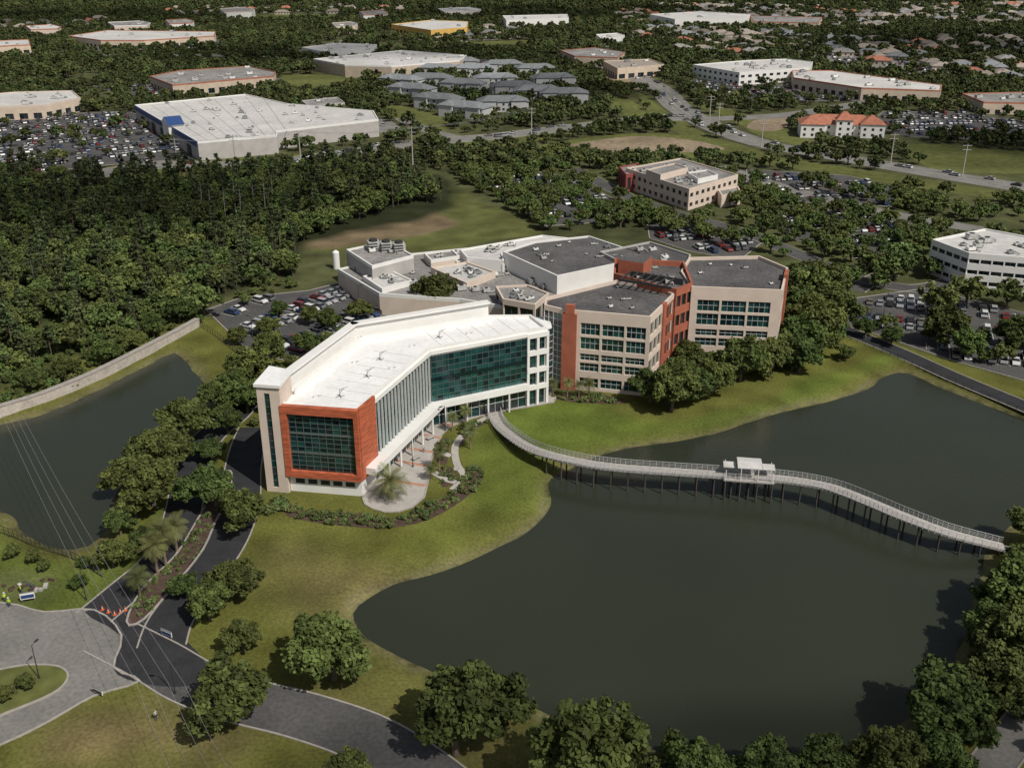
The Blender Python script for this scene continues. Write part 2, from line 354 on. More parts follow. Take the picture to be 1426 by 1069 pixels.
road('far_road',[(690,96),(760,88),(830,88)],10,.10,'conc',False,exc=2)
sheet('junction_pavement',PL([(-120,850),(0,840),(60,853),(130,850),(168,885),(157,930),(192,948),(130,968),(70,1002),(0,1036),(-120,1080)]),.05,'conc','kerb',sm=3)
sheet('entrance_apron',PL([(118,852),(185,842),(232,868),(290,928),(262,955),(192,950),(157,930),(168,885)]),.065,'asph',sm=3)
sheet('traffic_island',PL([(-60,955),(20,930),(70,928),(90,935),(92,948),(72,966),(10,992),(-60,1015)]),.17,'meadow','kerb',sm=4)
sheet('median_bed',PL([(178,866),(200,862),(245,812),(282,765),(300,725),(318,690),(322,660),(312,660),(296,690),(270,735),(245,775),(200,820)]),.16,'mulch','kerb',sm=3)
LOTS=[]
def lot(px,ang,k='asph2',occ=.85,near=False,z=.045,row=8.2,sp_=2.8):
    z+=.004*len(LOTS)
    p=ccw(PL(px)); sheet('car_park',p,z,k,'kerb',exc=False); LOTS.append((p,ang,occ,near,z,row,sp_)); return p
lot([(288,432),(335,415),(430,405),(470,395),(560,430),(480,470),(400,502),(350,492)],math.radians(58),near=True)
lot([(1160,420),(1290,402),(1440,440),(1560,470),(1560,560),(1426,530),(1320,500),(1180,452)],math.radians(-20),near=True)
lot([(650,240),(740,238),(800,250),(870,285),(830,310),(760,315),(700,275)],math.radians(15))
lot([(900,298),(960,312),(1060,338),(1030,362),(960,350),(905,332)],math.radians(20),occ=.9)
lot([(1060,300),(1180,290),(1280,315),(1270,345),(1190,360),(1110,335)],math.radians(10))
lot([(1040,236),(1180,245),(1280,270),(1240,288),(1120,282),(1040,258)],math.radians(10),occ=.7)
lot([(-60,168),(60,160),(180,155),(235,185),(310,218),(150,230),(40,242),(-60,246)],math.radians(35),occ=.6)
lot([(940,112),(1080,117),(1240,134),(1210,140),(1090,142),(960,128)],math.radians(5),occ=.5)
lot([(1230,156),(1340,156),(1430,170),(1430,198),(1260,190),(1210,172)],math.radians(5),occ=.6)
lot([(130,120),(205,118),(250,130),(190,140)],math.radians(10),occ=.5)
lot([(90,58),(150,62),(310,56),(330,66),(130,72)],0,occ=.5)
lot([(440,150),(480,150),(545,170),(575,190),(530,185)],0,'conc',occ=.1)
lot([(250,120),(390,110),(410,124),(340,128),(270,130)],.1,occ=.5)
lot([(625,88),(690,82),(720,92),(560,100)],.1,occ=.5)
lot([(1130,76),(1240,80),(1320,100),(1320,112),(1150,96)],.1,'conc',occ=.4)
# ---------------- plaza / garden ----------------
sheet('plaza',PL([(765,548),(735,548),(680,552),(620,565),(580,585),(520,640),(505,690),(520,708),(555,712),(590,692),(600,640),(615,605),(640,588),(700,572),(770,560)]),.06,'plaza','kerb',sm=2)
mb=MB()
for a,b in (((545,640),(600,650)),((555,622),(606,630)),((575,603),(615,610)),((600,588),(632,592)),((640,572),(668,578)),((690,560),(712,566)),((535,668),(592,676))):
    A,B=P(*a),P(*b); W=Wl(A,B); q=[W(0,-.45),W(W.L,-.45),W(W.L,.45),W(0,.45)]; mb.poly([(x,y,.066) for x,y in q][::-1],'plaza2')
mb.done('plaza_band')
beds=[[(400,700),(430,712),(505,715),(555,722),(605,700),(640,680),(650,650),(668,650),(672,668),(650,692),(600,722),(540,735),(460,730),(400,718)],
      [(610,655),(628,650),(636,668),(616,678)],[(605,640),(612,615),(625,612),(622,645)],[(640,600),(660,588),(680,586),(655,602),(644,620)],[(765,552),(830,550),(870,556),(860,562),(800,560)]]
for b in beds: sheet('planting_bed',PL(b),.05,'mulch',sm=3)
for pth in ([(690,576),(662,590),(645,605),(634,622),(636,645),(646,664),(630,682)],[(604,658),(622,668),(636,672)],[(612,630),(628,635)]):
    road('garden_path',pth,1.5,.085,'plaza',False)
# ---------------- building helpers ----------------
GL=['g1','g2','g3','g1']
def curtain(mb,W,s0,s1,z0,z1,d,nx,nz,gl=GL,mu='mull',mw=.07,dv=.14):
    for j in range(nz):
        for i in range(nx):
            mb.pane(W,s0+(s1-s0)*i/nx,s0+(s1-s0)*(i+1)/nx,d,z0+(z1-z0)*j/nz,z0+(z1-z0)*(j+1)/nz,random.choice(gl))
    for i in range(nx+1):
        s=s0+(s1-s0)*i/nx; s=min(max(s,s0+mw/2),s1-mw/2); mb.ob(W,s-mw/2,s+mw/2,d-.02,d+dv,z0,z1,mu)
    for j in range(1,nz):
        z=z0+(z1-z0)*j/nz; mb.ob(W,s0,s1,d-.02,d+dv*.7,z-mw/2,z+mw/2,mu)
def winwall(mb,W,s0,s1,z0,z1,floors,bay,kw,gl=GL,sill=.9,head=.6,pier=.5,sub=2):
    fh=(z1-z0)/floors; n=max(1,round((s1-s0)/bay)); bw=(s1-s0)/n; pier=min(pier,bw*.6)
    for k in range(floors):
        z=z0+k*fh; mb.ob(W,s0,s1,-.55,0,z,z+sill,kw)
        mb.ob(W,s0,s1,-.55,0,z+fh-head,z+fh,kw)
        for i in range(n):
            a=s0+i*bw+pier/2; b=s0+(i+1)*bw-pier/2
            for q in range(sub): mb.pane(W,a+(b-a)*q/sub,a+(b-a)*(q+1)/sub,-.4,z+sill,z+fh-head,random.choice(gl))
            for q in range(1,sub):
                m=a+(b-a)*q/sub; mb.ob(W,m-.04,m+.04,-.42,-.3,z+sill,z+fh-head,'mull')
        for i in range(n+1):
            a=max(s0,s0+i*bw-pier/2); b=min(s1,s0+i*bw+pier/2); mb.ob(W,a,b,-.55,-.01,z+sill,z+fh-head,kw)
def block(mb,poly,zb,zt,kw,kr,floors=None,bay=4,par=1.,kp=None,gl=('g4','g3'),solid=(),**kk):
    poly=ccw(poly); core=offset(poly,.5); mb.prism(core,zb,zt-.5,kw,kr); mb.ring(poly,.5,zt-par,zt,kp or kw)
    for i in range(len(poly)):
        W=Wl(poly[i],poly[(i+1)%len(poly)])
        if floors and W.L>3 and i not in solid: winwall(mb,W,.004,W.L-.004,zb,zt-par,floors,bay,kw,gl=list(gl),**kk)
        else: mb.ob(W,.004,W.L-.004,-.55,0,zb,zt-par,kw)
    EXC.append(offset(poly,-3)); return poly
def hvac(mb,x,y,z,s=2.,rot=0.):
    h=s*random.uniform(.4,.65); k=random.choice(['hvac','hvac','roofl','steel','white']); mb.box(x,y,z,s*random.uniform(.9,1.6),s,.25,'dark',rot); mb.box(x,y,z+.25,s*1.3,s*.95,h,k,rot)
    mb.cyl((x,y,z+.25+h),(x,y,z+.45+h),s*.3,s*.3,'dark',10)
    if random.random()<.6: mb.box(x+s*.9*math.cos(rot),y+s*.9*math.sin(rot),z+.1,s*.5,s*.4,h*.6,'steel',rot)
    if random.random()<.35: L_=random.uniform(2,6)*s/2; mb.box(x+L_/2,y-s*.3,z+.3,L_,.35*s/2,.3,'hvac',rot+random.choice([0,1.57]))
def roofstuff(mb,poly,z,n,smin=1.,smax=2.5,rot=0.):
    pa=np.array(offset(ccw(poly),3)); c=0; t=0; pl=pa.tolist()
    while c<n and t<400:
        t+=1; q=rng.uniform(pa.min(0),pa.max(0))
        if inpoly(q[None],pl)[0]: hvac(mb,q[0],q[1],z,random.uniform(smin,smax),rot); c+=1
# ======== new white wing ========
A=(-43,173.6);B=(-28.8,171.4);D=(-17.7,201.6);E=(7.9,214.5);K=(4.4,222.5);G=(-6.0,222.3);Hh=(-34.8,208.2);L1=(-44.4,180)
wing=[A,B,D,E,K,G,Hh,L1]; ZT=18.5
e=empty('office_building_white')
EXC.append(offset(wing,-3)); EXC.append([(-51,171),(-42,171),(-42,183),(-51,183)])
mb=MB(); mb.prism(offset(wing,.5),0,ZT-.6,'creamd','roofw'); mb.done('core_and_roof',e)
mb=MB(); mb.ring(wing,.5,16.5,ZT,'white')
W0,W1,W2,W3,W4,W5,W6=[Wl(wing[i],wing[i+1]) for i in range(7)]
mb.ob(W0,.004,W0.L-.004,-.55,0,0,5.0,'white'); mb.ob(W0,.004,W0.L-.004,-.55,-.2,5.0,16.5,'white')
mb.ob(W1,.004,5.9,-.55,0,0,16.5,'white')
for W in (W3,W4,W5,W6): winwall(mb,W,.004,W.L-.004,0,16.5,4,4,'white')
mb.ob(W1,1.0,W1.L+.6,-.5,2.6,4.5,5.9,'white'); mb.ob(W2,-.2,W2.L-5.2,-.5,1.3,4.56,5.84,'white')
mb.ob(W1,6.2,W1.L-.1,0.003,.5,17.0,17.9,'white'); mb.ob(W2,.3,W2.L-5.2,0.003,.45,17.05,17.85,'white')
s0=W2.L-5.2
for z in (0,4.6,8.8,13.0): mb.ob(W2,s0,W2.L+.3,-.5,.5,z+3.5 if z else 3.9,z+4.6 if z else 5.0,'white')
for s in (s0,s0+2.45,W2.L-.3): mb.ob(W2,s,s+.6,-.5,.45,0,16.5,'white')
curtain(mb,W2,s0+.6,W2.L-.3,0,16.5,-.3,4,10)
mb.done('walls',e)
mb=MB()
curtain(mb,W1,5.9,W1.L-.3,5.9,16.5,-.05,24,7,gl=['g1','g2','g5','g5'],mu='mull',mw=.06,dv=.1)
curtain(mb,W2,.3,s0,5.84,16.5,-.05,17,8,gl=['g1','g2','g2','g3'],mu='mull',mw=.08)
mb.ob(W2,.3,s0,-.1,.16,10.8,11.5,'g3')
curtain(mb,W1,5.9,W1.L,0,4.5,-.35,13,2,gl=['g4','g1'],mu='mulw'); curtain(mb,W2,.1,s0,0,4.56,-.35,12,2,gl=['g4','g1'],mu='mulw')
n=18
for i in range(n):
    s=6.5+(W1.L-7.2)*i/(n-1); mb.ob(W1,s-.05,s+.05,.05,.45,6.0,16.6,'mulw')
mb.done('curtain_wall',e)
mb=MB()
mb.ob(W0,-.3,W0.L+.35,-.003,1.1,17.1,18.7,'orange'); mb.ob(W0,-.3,W0.L+.35,.003,1.1,3.7,5.0,'orange')
mb.ob(W0,-.3,.9,.003,1.08,5.0,17.1,'orange'); mb.ob(W0,W0.L-.5,W0.L+.35,.003,1.08,5.0,17.1,'orange')
mb.ob(W1,-.15,6.3,.004,.55,3.72,18.68,'orange')
mb.done('terracotta_frame',e)
mb=MB(); curtain(mb,W0,.9,W0.L-.5,5.0,17.1,.25,9,12,gl=['g1','g3','g1','g3','g2'],mu='mull',mw=.09)
for z in (8.6,12.7): mb.ob(W0,.9,W0.L-.5,.2,.45,z,z+.35,'mull')
for i in range(5): mb.ob(W0,1.2+i*2.5,3.0+i*2.5,.0,.05,1.9,2.9,'dark')
mb.done('end_glazing',e)
mb=MB()
for W in (W5,W6):
    mb.ob(W,-.2,W.L+.2,-.9,-.5,16,21.6,'white'); mb.ob(W,-.4,W.L+.4,-1.6,.3,21.6,22.0,'white')
mb.ob(W6,.3,W6.L,-2.9,-2.6,17.9,19.4,'white'); mb.ob(W5,.3,W5.L-.3,-2.9,-2.6,17.9,19.4,'white')
mb.done('roof_screen',e)
mb=MB()
for x,y in ((-29,188),(-27.5,197),(-33,178.5),(-16,209.5)):
    mb.cyl((x,y,17.9),(x,y,19.4),.06,.05,'dark'); mb.cyl((x-.8,y-.4,17.95),(x+.8,y+.4,17.95),.06,.06,'dark'); mb.cyl((x-.4,y+.8,17.95),(x+.4,y-.8,17.95),.06,.06,'dark')
    mb.cyl((x,y,19.3),(x+1.5,y+.6,19.7),.05,.04,'dark'); mb.cyl((x,y,18.7),(x+.8,y+.3,19.5),.04,.04,'dark')
for x,y in ((-38,178),(-25,192),(-22,204),(-10,211.5),(-33,195)):
    mb.cyl((x,y,17.9),(x,y,18.25),.12,.12,'hvac',8); mb.box(x+1,y+.6,17.9,.5,.5,.15,'roofl')
for W in (W1,W2):
    for i in range(1,8): mb.ob(W,W.L*i/8,W.L*i/8+.14,-11,-1.2,17.9,17.93,'roofl')
mb.done('roof_equipment',e)
tw=[(-47.6,173.4),(-43.2,172.7),(-42.4,179.6),(-46.6,181.4)]
mb=MB(); mb.prism(offset(tw,.3),0,22.3,'cream','roofw'); T=[Wl(tw[i],tw[(i+1)%4]) for i in range(4)]
mb.ob(T[0],.004,1.4,-.4,0,0,22.3,'cream'); mb.ob(T[0],2.5,T[0].L-.004,-.4,0,0,22.3,'cream'); curtain(mb,T[0],1.4,2.5,1,21,-.28,1,14,gl=['g4','g1'])
mb.ob(T[0],1.4,2.5,-.4,-.01,0,1,'cream'); mb.ob(T[0],1.4,2.5,-.4,-.01,20.99,22.29,'cream')
for W in T[1:]: mb.ob(W,.004,W.L-.004,-.4,0,0,22.3,'cream')
mb.prism(offset(tw,-.35),22.3,22.9,'white','roofw'); mb.done('stair_tower',e)
mb=MB()
for i in range(5):
    p=W1(8+i*5.2,1.9); mb.cyl((*p,0),(*p,4.5),.22,.22,'white',10)
for i in range(4):
    p=W2(3+i*5.2,1.0); mb.cyl((*p,0),(*p,4.56),.2,.2,'white',10)
mb.done('columns',e)
# ======== old hospital blocks ========
e=empty('hospital_building')
b1=ccw([(7.5,225.5),(11.9,222.3),(31.4,217.5),(39.0,233.4),(36,239),(26,244),(8,231)])
mb=MB(); core=offset(b1,.5); mb.prism(core,0,19.0,'cream','roofd'); mb.ring(b1,.5,18.6,19.8,'cream')
We=[Wl(b1[i],b1[(i+1)%len(b1)]) for i in range(len(b1))]
st=[i for i in range(len(b1)) if abs(b1[i][0]-11.9)<.01][0]
Wf=We[st]; Wr=We[(st+1)%7]; Wg=We[st-1]
def groupwin(mb,W,s0,s1,kw):
    bands=[(0,.8,kw),(3.2,4.0,kw),(4.0,4.9,kw),(7.0,7.6,kw),(9.3,10.4,kw),(13.4,14.0,kw),(16.9,18.6,kw)]
    for a,b,k in bands: mb.ob(W,s0,s1,-.55,0,a,b,k)
    n=3; bw=(s1-s0)/n
    for a,b in ((.8,3.2),(4.9,7.0),(7.6,9.3),(10.4,13.4),(14.0,16.9)):
        for i in range(n):
            x0=s0+i*bw+(.9 if i==0 else .25); x1=s0+(i+1)*bw-(.9 if i==n-1 else .25)
            curtain(mb,W,x0,x1,a,b,-.38,4,2,gl=['g1','g2','g3','g1'],mu='mulw',mw=.06,dv=.1)
            mb.ob(W,s0+i*bw,x0,-.55,-.01,a,b,kw); mb.ob(W,x1,s0+(i+1)*bw,-.55,-.01,a,b,kw)
groupwin(mb,Wf,3.2,Wf.L-.004,'cream')
mb.ob(Wf,-.2,3.2,-.5,.7,0,19.0,'orange2'); mb.ob(Wf,.5,2.6,-.4,.75,19.0,21.2,'orange2')
curtain(mb,Wg,.004,Wg.L-.2,0,18.6,-.1,4,12,gl=['g4','g1'],mu='mulw')
winwall(mb,Wr,.004,Wr.L*.5,0,18.6,4,3,'cream',gl=GL); mb.ob(Wr,Wr.L*.5,Wr.L*.62,-.5,.4,0,19.9,'orange2'); winwall(mb,Wr,Wr.L*.62,Wr.L-.004,0,18.6,4,3,'orange2',gl=['g3','g1'])
for W in We:
    if W not in (Wf,Wr,Wg): mb.ob(W,.004,W.L-.004,-.55,0,0,18.6,'cream')
mb.done('west_block',e); EXC.append(offset(b1,-2))
b2=ccw([(43.8,237.6),(65.4,234.9),(71.1,252.8),(66,263.4),(47,262),(43.0,250)])
mb=MB(); mb.prism(offset(b2,.5),0,19.4,'cream','roofd'); mb.ring(b2,.5,19.0,20.2,'cream')
We2=[Wl(b2[i],b2[(i+1)%len(b2)]) for i in range(len(b2))]; st=[i for i in range(6) if abs(b2[i][0]-43.8)<.01][0]
for i,W in enumerate(We2):
    if i==st:
        groupwin(mb,W,.8,W.L-1.6,'cream'); mb.ob(W,.004,.8,-.55,0,0,19.0,'cream'); mb.ob(W,W.L-1.6,W.L-.004,-.55,0,0,19.0,'cream')
        mb.ob(W,.8,W.L-1.6,-.55,-.003,18.6,19.0,'cream')
    elif i==(st+1)%6:
        winwall(mb,W,.004,W.L*.5,0,19.0,4,3,'cream',gl=GL); mb.ob(W,W.L*.5,W.L*.75,-.5,.5,0,21.2,'orange2'); mb.ob(W,W.L*.75,W.L-.004,-.55,0,0,19.0,'cream')
    else: mb.ob(W,.004,W.L-.004,-.55,0,0,19.0,'cream')
mb.done('east_block',e); EXC.append(offset(b2,-2))
cr=ccw([(36.2,236),(39.5,233.6),(44.2,238.4),(44.8,256),(27,259),(25.5,246)])
mb=MB(); mb.prism(offset(cr,.5),0,19.6,'orange2','roofd'); mb.ring(cr,.5,19.7,20.9,'orange2')
for i in range(len(cr)):
    W=Wl(cr[i],cr[(i+1)%len(cr)]); winwall(mb,W,.004,W.L-.004,0,19.7,4,2.6,'orange2',gl=['g3','g4'],sill=1.2,head=.8)
mb.prism(ccw([(27,250),(33,247),(36,253),(30,257)]),19.6,23.2,'orange2','roofd')
W=Wl((30,246.5),(42,240))
for i in range(7): mb.ob(W,i*1.9,i*1.9+.3,-.3,8,21.2,21.5,'dark')
mb.ob(W,-.3,13.6,-.4,-.1,19.6,21.2,'dark'); mb.ob(W,-.3,13.6,7.8,8.0,21.0,21.55,'dark')
roofstuff(mb,cr,19.6,5,.8,1.4); mb.done('terracotta_core',e)
mb=MB(); roofstuff(mb,b1,19.0,5,.5,.9,.3); roofstuff(mb,b2,19.4,5,.5,.9,.3); mb.done('roof_equipment',e)
def low(px,z,kr,kw='creamd',floors=None,n=4,s=(1,2.4),kp=None):
    mb=MB(); p=block(mb,PL(px,z),0,z,kw,kr,floors,4.5,kp=kp); roofstuff(mb,p,z-.5,n,*s,rot=.35); mb.done('rear_block',e); return p
low([(470,374),(560,354),(650,345),(860,352),(965,362),(948,384),(860,392),(748,418),(735,432),(690,424),(640,416),(578,412),(528,408)],6.5,'roofm','cream',n=80,s=(.8,2.2),kp='white')
low([(700,350),(745,336),(820,328),(892,352),(862,366),(776,384)],11.5,'roofd','white',None,14,(.5,1.2))
low([(640,347),(755,327),(792,331),(742,337),(700,352),(702,363),(650,358)],9.5,'roofl','white',None,8,(.8,1.6))
low([(835,350),(905,336),(962,354),(960,366),(880,372)],12,'roofd','creamd',None,10,(.8,1.6))
low([(690,398),(735,396),(765,408),(745,424),(700,416)],9.5,'roofm','cream',1,8,(.7,1.5))
low([(600,372),(650,364),(690,378),(650,394)],8,'roofl','cream',None,10,(.8,1.6))
low([(482,347),(540,335),(576,355),(518,370)],11,'roofm','creamd',None,2,(1,1.5),kp='white')
low([(505,384),(545,376),(575,390),(532,402)],7.5,'roofl','white',None,6,(.8,1.5))
low([(590,352),(630,347),(640,356),(600,362)],8.5,'roofm','cream',None,3,(.8,1.5),kp='white')
mb=MB()
c=P(536,348,10.5)
for i in range(3):
    x,y=c[0]-3.5+i*4,c[1]+.6-i*1; mb.box(x,y,10.5,3.4,3.4,2.6,'hvac',.3); mb.cyl((x,y,13.1),(x,y,13.8),1.3,1.2,'dark',14)
    for j in range(3): mb.box(x,y-1.8,10.9+j*.8,3.,.15,.35,'dark',.3)
mb.done('cooling_tower',e)
mb=MB(); p=P(469,374,0); mb.cyl((p[0],p[1],0),(p[0],p[1],5.5),1.1,1.1,'white',16); mb.cyl((p[0],p[1],5.5),(p[0],p[1],6.1),1.1,.3,'white',16); mb.done('storage_tank')
mb=MB(); lk=[(5,216.5),(9.5,221),(9.0,229),(1,226)]; mb.prism(offset(ccw(lk),.3),0,16,'white','roofw'); W=Wl(lk[0],lk[1]); curtain(mb,W,0,W.L,0,15.8,.02,3,10,gl=['g4','g1'],mu='mulw'); mb.done('glass_link',e)
# ======== other buildings ========
MALL=dict(sill=.3,head=3.4,pier=3.)
def bld(name,px,z,kw,kr,floors=1,bay=5,n=6,s=(1.5,3),kp=None,rot=.2,extra=None,**kk):
    if name=='strip_mall' and floors: kk=dict(MALL)
    mb=MB(); p=block(mb,PL(px,z),0,z,kw,kr,floors,bay,kp=kp,**kk); roofstuff(mb,p,z-.5,n,*s,rot=rot)
    if extra: extra(mb,p)
    return mb.done(name)
def clin(mb,p):
    for q,z,k in (([(900,236),(940,227),(958,233),(920,243)],10.5,'cream'),([(958,240),(985,236),(1000,243),(972,249)],10,'white')):
        r=ccw(PL(q,z)); mb.prism(offset(r,.3),6,z-.5,k,'roofm'); mb.ring(r,.3,6,z,k)
bld('clinic_building',[(872,234),(948,220),(1028,243),(960,263)],8.5,'cream','roofm',2,4,22,(.9,2.2),kp='cream',pier=1.8,sill=1.2,head=.9,extra=clin)
bld('clinic_wing',[(862,232),(888,227),(900,238),(872,243)],7.5,'maroon','roofm',1,4,1,pier=2)
bld('clinic_portico',[(1000,264),(1028,259),(1032,267),(1005,272)],5,'cream','roofm',None,4,0)
bld('office_building_low',[(1298,333),(1372,318),(1460,334),(1470,362),(1350,352)],11,'white','roofl',3,3.5,14,(1,2.6),sill=1.1,head=.9,pier=.4)
def wh(mb,p):
    a=P(187,146,9);b=P(275,197,9); W=Wl(a,b)
    mb.ob(W,.5,W.L-.5,.01,.4,6.2,8.9,'blue')
    s=W.L*.6; q=[W(s-6,2),W(s+6,2),W(s+6,-6),W(s-6,-6)]
    mb.hexa([(x,y,0) for x,y in q],[(x,y,10) for x,y in q],'white'); f=W(s,2.3); bk=W(s,-6)
    q0=W(s-7,2.3);q1=W(s+7,2.3);q2=W(s-7,-6);q3=W(s+7,-6)
    mb.poly([(*q0,9.9),(*q1,9.9),(*f,13.3)],'white'); mb.poly([(*q0,9.9),(*f,13.3),(*bk,13.3),(*q2,9.9)],'blue'); mb.poly([(*q1,9.9),(*q3,9.9),(*bk,13.3),(*f,13.3)],'blue')
    for t in (.12,.3,.45,.85): mb.ob(W,W.L*t,W.L*t+6,.05,.5,0.2,5,'dark')
    for t in range(1,9):
        a=P(187+t*22,146-t*1.9,9); b=P(275+t*16,197-t*1.3,9); Wz=Wl(a,b); mb.ob(Wz,3,Wz.L-3,-.1,.1,8.5,8.56,'roofm')
bld('warehouse_store',[(187,146),(342,131),(400,144),(520,154),(527,166),(386,182),(386,188),(275,197)],9,'creamd','roofl',None,8,40,(.9,2.),kp='white',extra=wh)
bld('warehouse_annex',[(420,140),(470,135),(480,143),(430,148)],6,'creamd','roofm',None,8,3)
bld('strip_mall',[(208,106),(250,98),(345,92),(384,100),(380,106),(330,110),(240,118)],8,'tanw','roofm',1,7,12,kp='tile')
bld('warehouse_store',[(436,82),(560,70),(650,77),(640,84),(545,92),(480,90)],9,'tanw','roofl',None,9,24,(1,2.5),kp='white')
bld('strip_mall',[(-60,135),(20,128),(100,126),(112,136),(60,146),(-60,150)],8,'tanw','roofl',1,7,12,kp='cream')
bld('strip_mall',[(95,50),(150,42),(300,44),(298,50),(200,56),(140,56)],8,'tanw','roofl',1,8,8,kp='tile')
bld('strip_mall',[(-40,58),(40,55),(42,62),(-40,66)],8,'tanw','roofl',1,8,6,kp='tile')
bld('strip_mall',[(545,34),(600,28),(652,30),(650,38),(600,42)],9,'yellow','roofl',1,8,4,kp='yellow')
bld('strip_mall',[(420,66),(470,60),(525,62),(520,70),(450,72)],8,'white','roofl',1,8,8)
bld('self_storage_building',[(965,90),(1040,84),(1095,82),(1132,86),(1128,94),(1030,101)],9,'white','roofl',2,6,16,kp='white',pier=3,sill=1.2,head=1.)
bld('strip_mall',[(1103,98),(1160,98),(1312,118),(1310,126),(1200,122),(1105,108)],8,'tanw','roofl',1,6,14,kp='tile')
bld('strip_mall',[(1340,130),(1426,128),(1500,132),(1500,144),(1370,142)],7,'tanw','roofm',1,6,10,kp='tile')
bld('office_building_low',[(700,22),(790,20),(792,25),(705,28)],10,'white','roofl',None,8,4)
bld('office_building_low',[(905,20),(980,16),(1045,20),(1040,26),(940,27)],10,'white','roofl',None,8,4)
bld('strip_mall',[(1045,22),(1145,24),(1140,32),(1050,30)],8,'tanw','roofm',1,8,4,kp='tile')
bld('strip_mall',[(780,70),(830,66),(870,72),(860,80),(800,78)],8,'tanw','roofm',1,8,4,kp='tile')
bld('strip_mall',[(840,85),(905,82),(925,90),(860,95)],8,'tanw','brown',1,8,4)
for px,py,w_ in [(180,33,60),(250,30,40),(60,38,50),(480,34,36),(850,50,40),(330,14,50),(640,14,60),(520,18,40)]:
    k=w_/2; bld('strip_mall',[(px-k,py-2),(px+k*.5,py-4),(px+k,py-1),(px+k*.8,py+2),(px-k*.7,py+3)],8,random.choice(['tanw','white','cream']),random.choice(['roofl','roofm','roofl']),None,8,3,kp=random.choice(['white','cream','tile']))
def hip(mb,x,y,sx,sy,h,rh,rot,kw,kr,ov=.6):
    c,d=math.cos(rot),math.sin(rot); T=lambda a,b,z:(x+a*c-b*d,y+a*d+b*c,z)
    mb.box(x,y,0,sx,sy,h,kw,rot); X,Y=sx/2+ov,sy/2+ov; r=max(0,X-Y)
    q=[T(-X,-Y,h-.05),T(X,-Y,h-.05),T(X,Y,h-.05),T(-X,Y,h-.05)]; a=T(-r,0,h+rh); b=T(r,0,h+rh)
    mb.poly([q[0],q[1],b,a],kr); mb.poly([q[1],q[2],b],kr); mb.poly([q[2],q[3],a,b],kr); mb.poly([q[3],q[0],a],kr)
    for f in range(int(h//2.8)):
        n=int(sx//4)
        for i in range(n):
            for sg in (-1,1):
                px_=-sx/2+sx*(i+.5)/n; p=T(px_,sg*(sy/2+.03),0); mb.box(p[0],p[1],f*2.8+1.0,1.3,.08,1.3,'g4',rot)
mb=MB(); p=P(1166,186); hip(mb,p[0],p[1],40,16,6,4,-.15,'white','tile'); hip(mb,p[0]-16,p[1]-6,12,14,7,4,-.15,'white','tile'); hip(mb,p[0]+15,p[1]-7,12,14,7,4,-.15,'white','tile'); hip(mb,p[0],p[1]-9,8,6,9,4,-.15,'white','tile'); mb.done('tile_roof_building'); EXC.append([(p[0]-30,p[1]-30),(p[0]+30,p[1]-30),(p[0]+24,p[1]+12),(p[0]-24,p[1]+12)])
mb=MB(); hip(mb,0,0,30,12,6,3.,0,'apw','shing'); hip(mb,-9,-4,7,9,6.6,2.6,math.pi/2,'apw','shing'); hip(mb,9,-4,7,9,6.6,2.6,math.pi/2,'apw','shing'); hip(mb,0,-3,5,8,6.3,2.2,math.pi/2,'apw','shing'); apm=mb.mesh('apartment_building')
for px,py,r in [(575,135,-.5),(612,150,-.5),(648,162,-.5),(600,120,-.2),(645,128,-.3),(690,120,0.1),(660,106,0),(715,132,.2),(700,154,.1),(748,138,.1),(770,120,.2),(700,100,.1),(640,96,0),(745,106,.1),(785,142,0),(612,106,-.2),(560,122,-.5)]:
    q=P(px,py); o=bpy.data.objects.new('apartment_building',apm); link(o); o.location=(q[0],q[1],0); o.rotation_euler[2]=r
    EXC.append([(q[0]-18,q[1]-12),(q[0]+18,q[1]-12),(q[0]+18,q[1]+9),(q[0]-18,q[1]+9)])
# ---------------- instancing ----------------
def gn(name,pts,sc,rz,vi,coll):
    me=bpy.data.meshes.new(name); me.from_pydata(np.asarray(pts).tolist(),[],[])
    for nm,ty,d in (('sc','FLOAT',sc),('rz','FLOAT',rz),('vi','INT',vi)):
        a=me.attributes.new(nm,ty,'POINT'); a.data.foreach_set('value',np.array(d,dtype=np.int32 if ty=='INT' else np.float32))
    o=bpy.data.objects.new(name,me); link(o)
    g=bpy.data.node_groups.new(name+'_nodes','GeometryNodeTree'); g.interface.new_socket('Geometry',in_out='INPUT',socket_type='NodeSocketGeometry'); g.interface.new_socket('Geometry',in_out='OUTPUT',socket_type='NodeSocketGeometry')
    N=g.nodes; L=g.links; gi=N.new('NodeGroupInput'); go=N.new('NodeGroupOutput'); ip=N.new('GeometryNodeInstanceOnPoints'); ci=N.new('GeometryNodeCollectionInfo')
    ci.inputs['Collection'].default_value=coll; ci.inputs['Separate Children'].default_value=True; ci.inputs['Reset Children'].default_value=True
    def at(nm,ty):
        a=N.new('GeometryNodeInputNamedAttribute'); a.data_type=ty; a.inputs['Name'].default_value=nm; return a.outputs['Attribute']
    cx=N.new('ShaderNodeCombineXYZ'); L.new(at('rz','FLOAT'),cx.inputs[2])
    L.new(gi.outputs[0],ip.inputs['Points']); L.new(ci.outputs[0],ip.inputs['Instance']); ip.inputs['Pick Instance'].default_value=True
    L.new(at('vi','INT'),ip.inputs['Instance Index']); L.new(cx.outputs[0],ip.inputs['Rotation']); L.new(at('sc','FLOAT'),ip.inputs['Scale']); L.new(ip.outputs[0],go.inputs[0])
    o.modifiers.new('scatter','NODES').node_group=g; return o
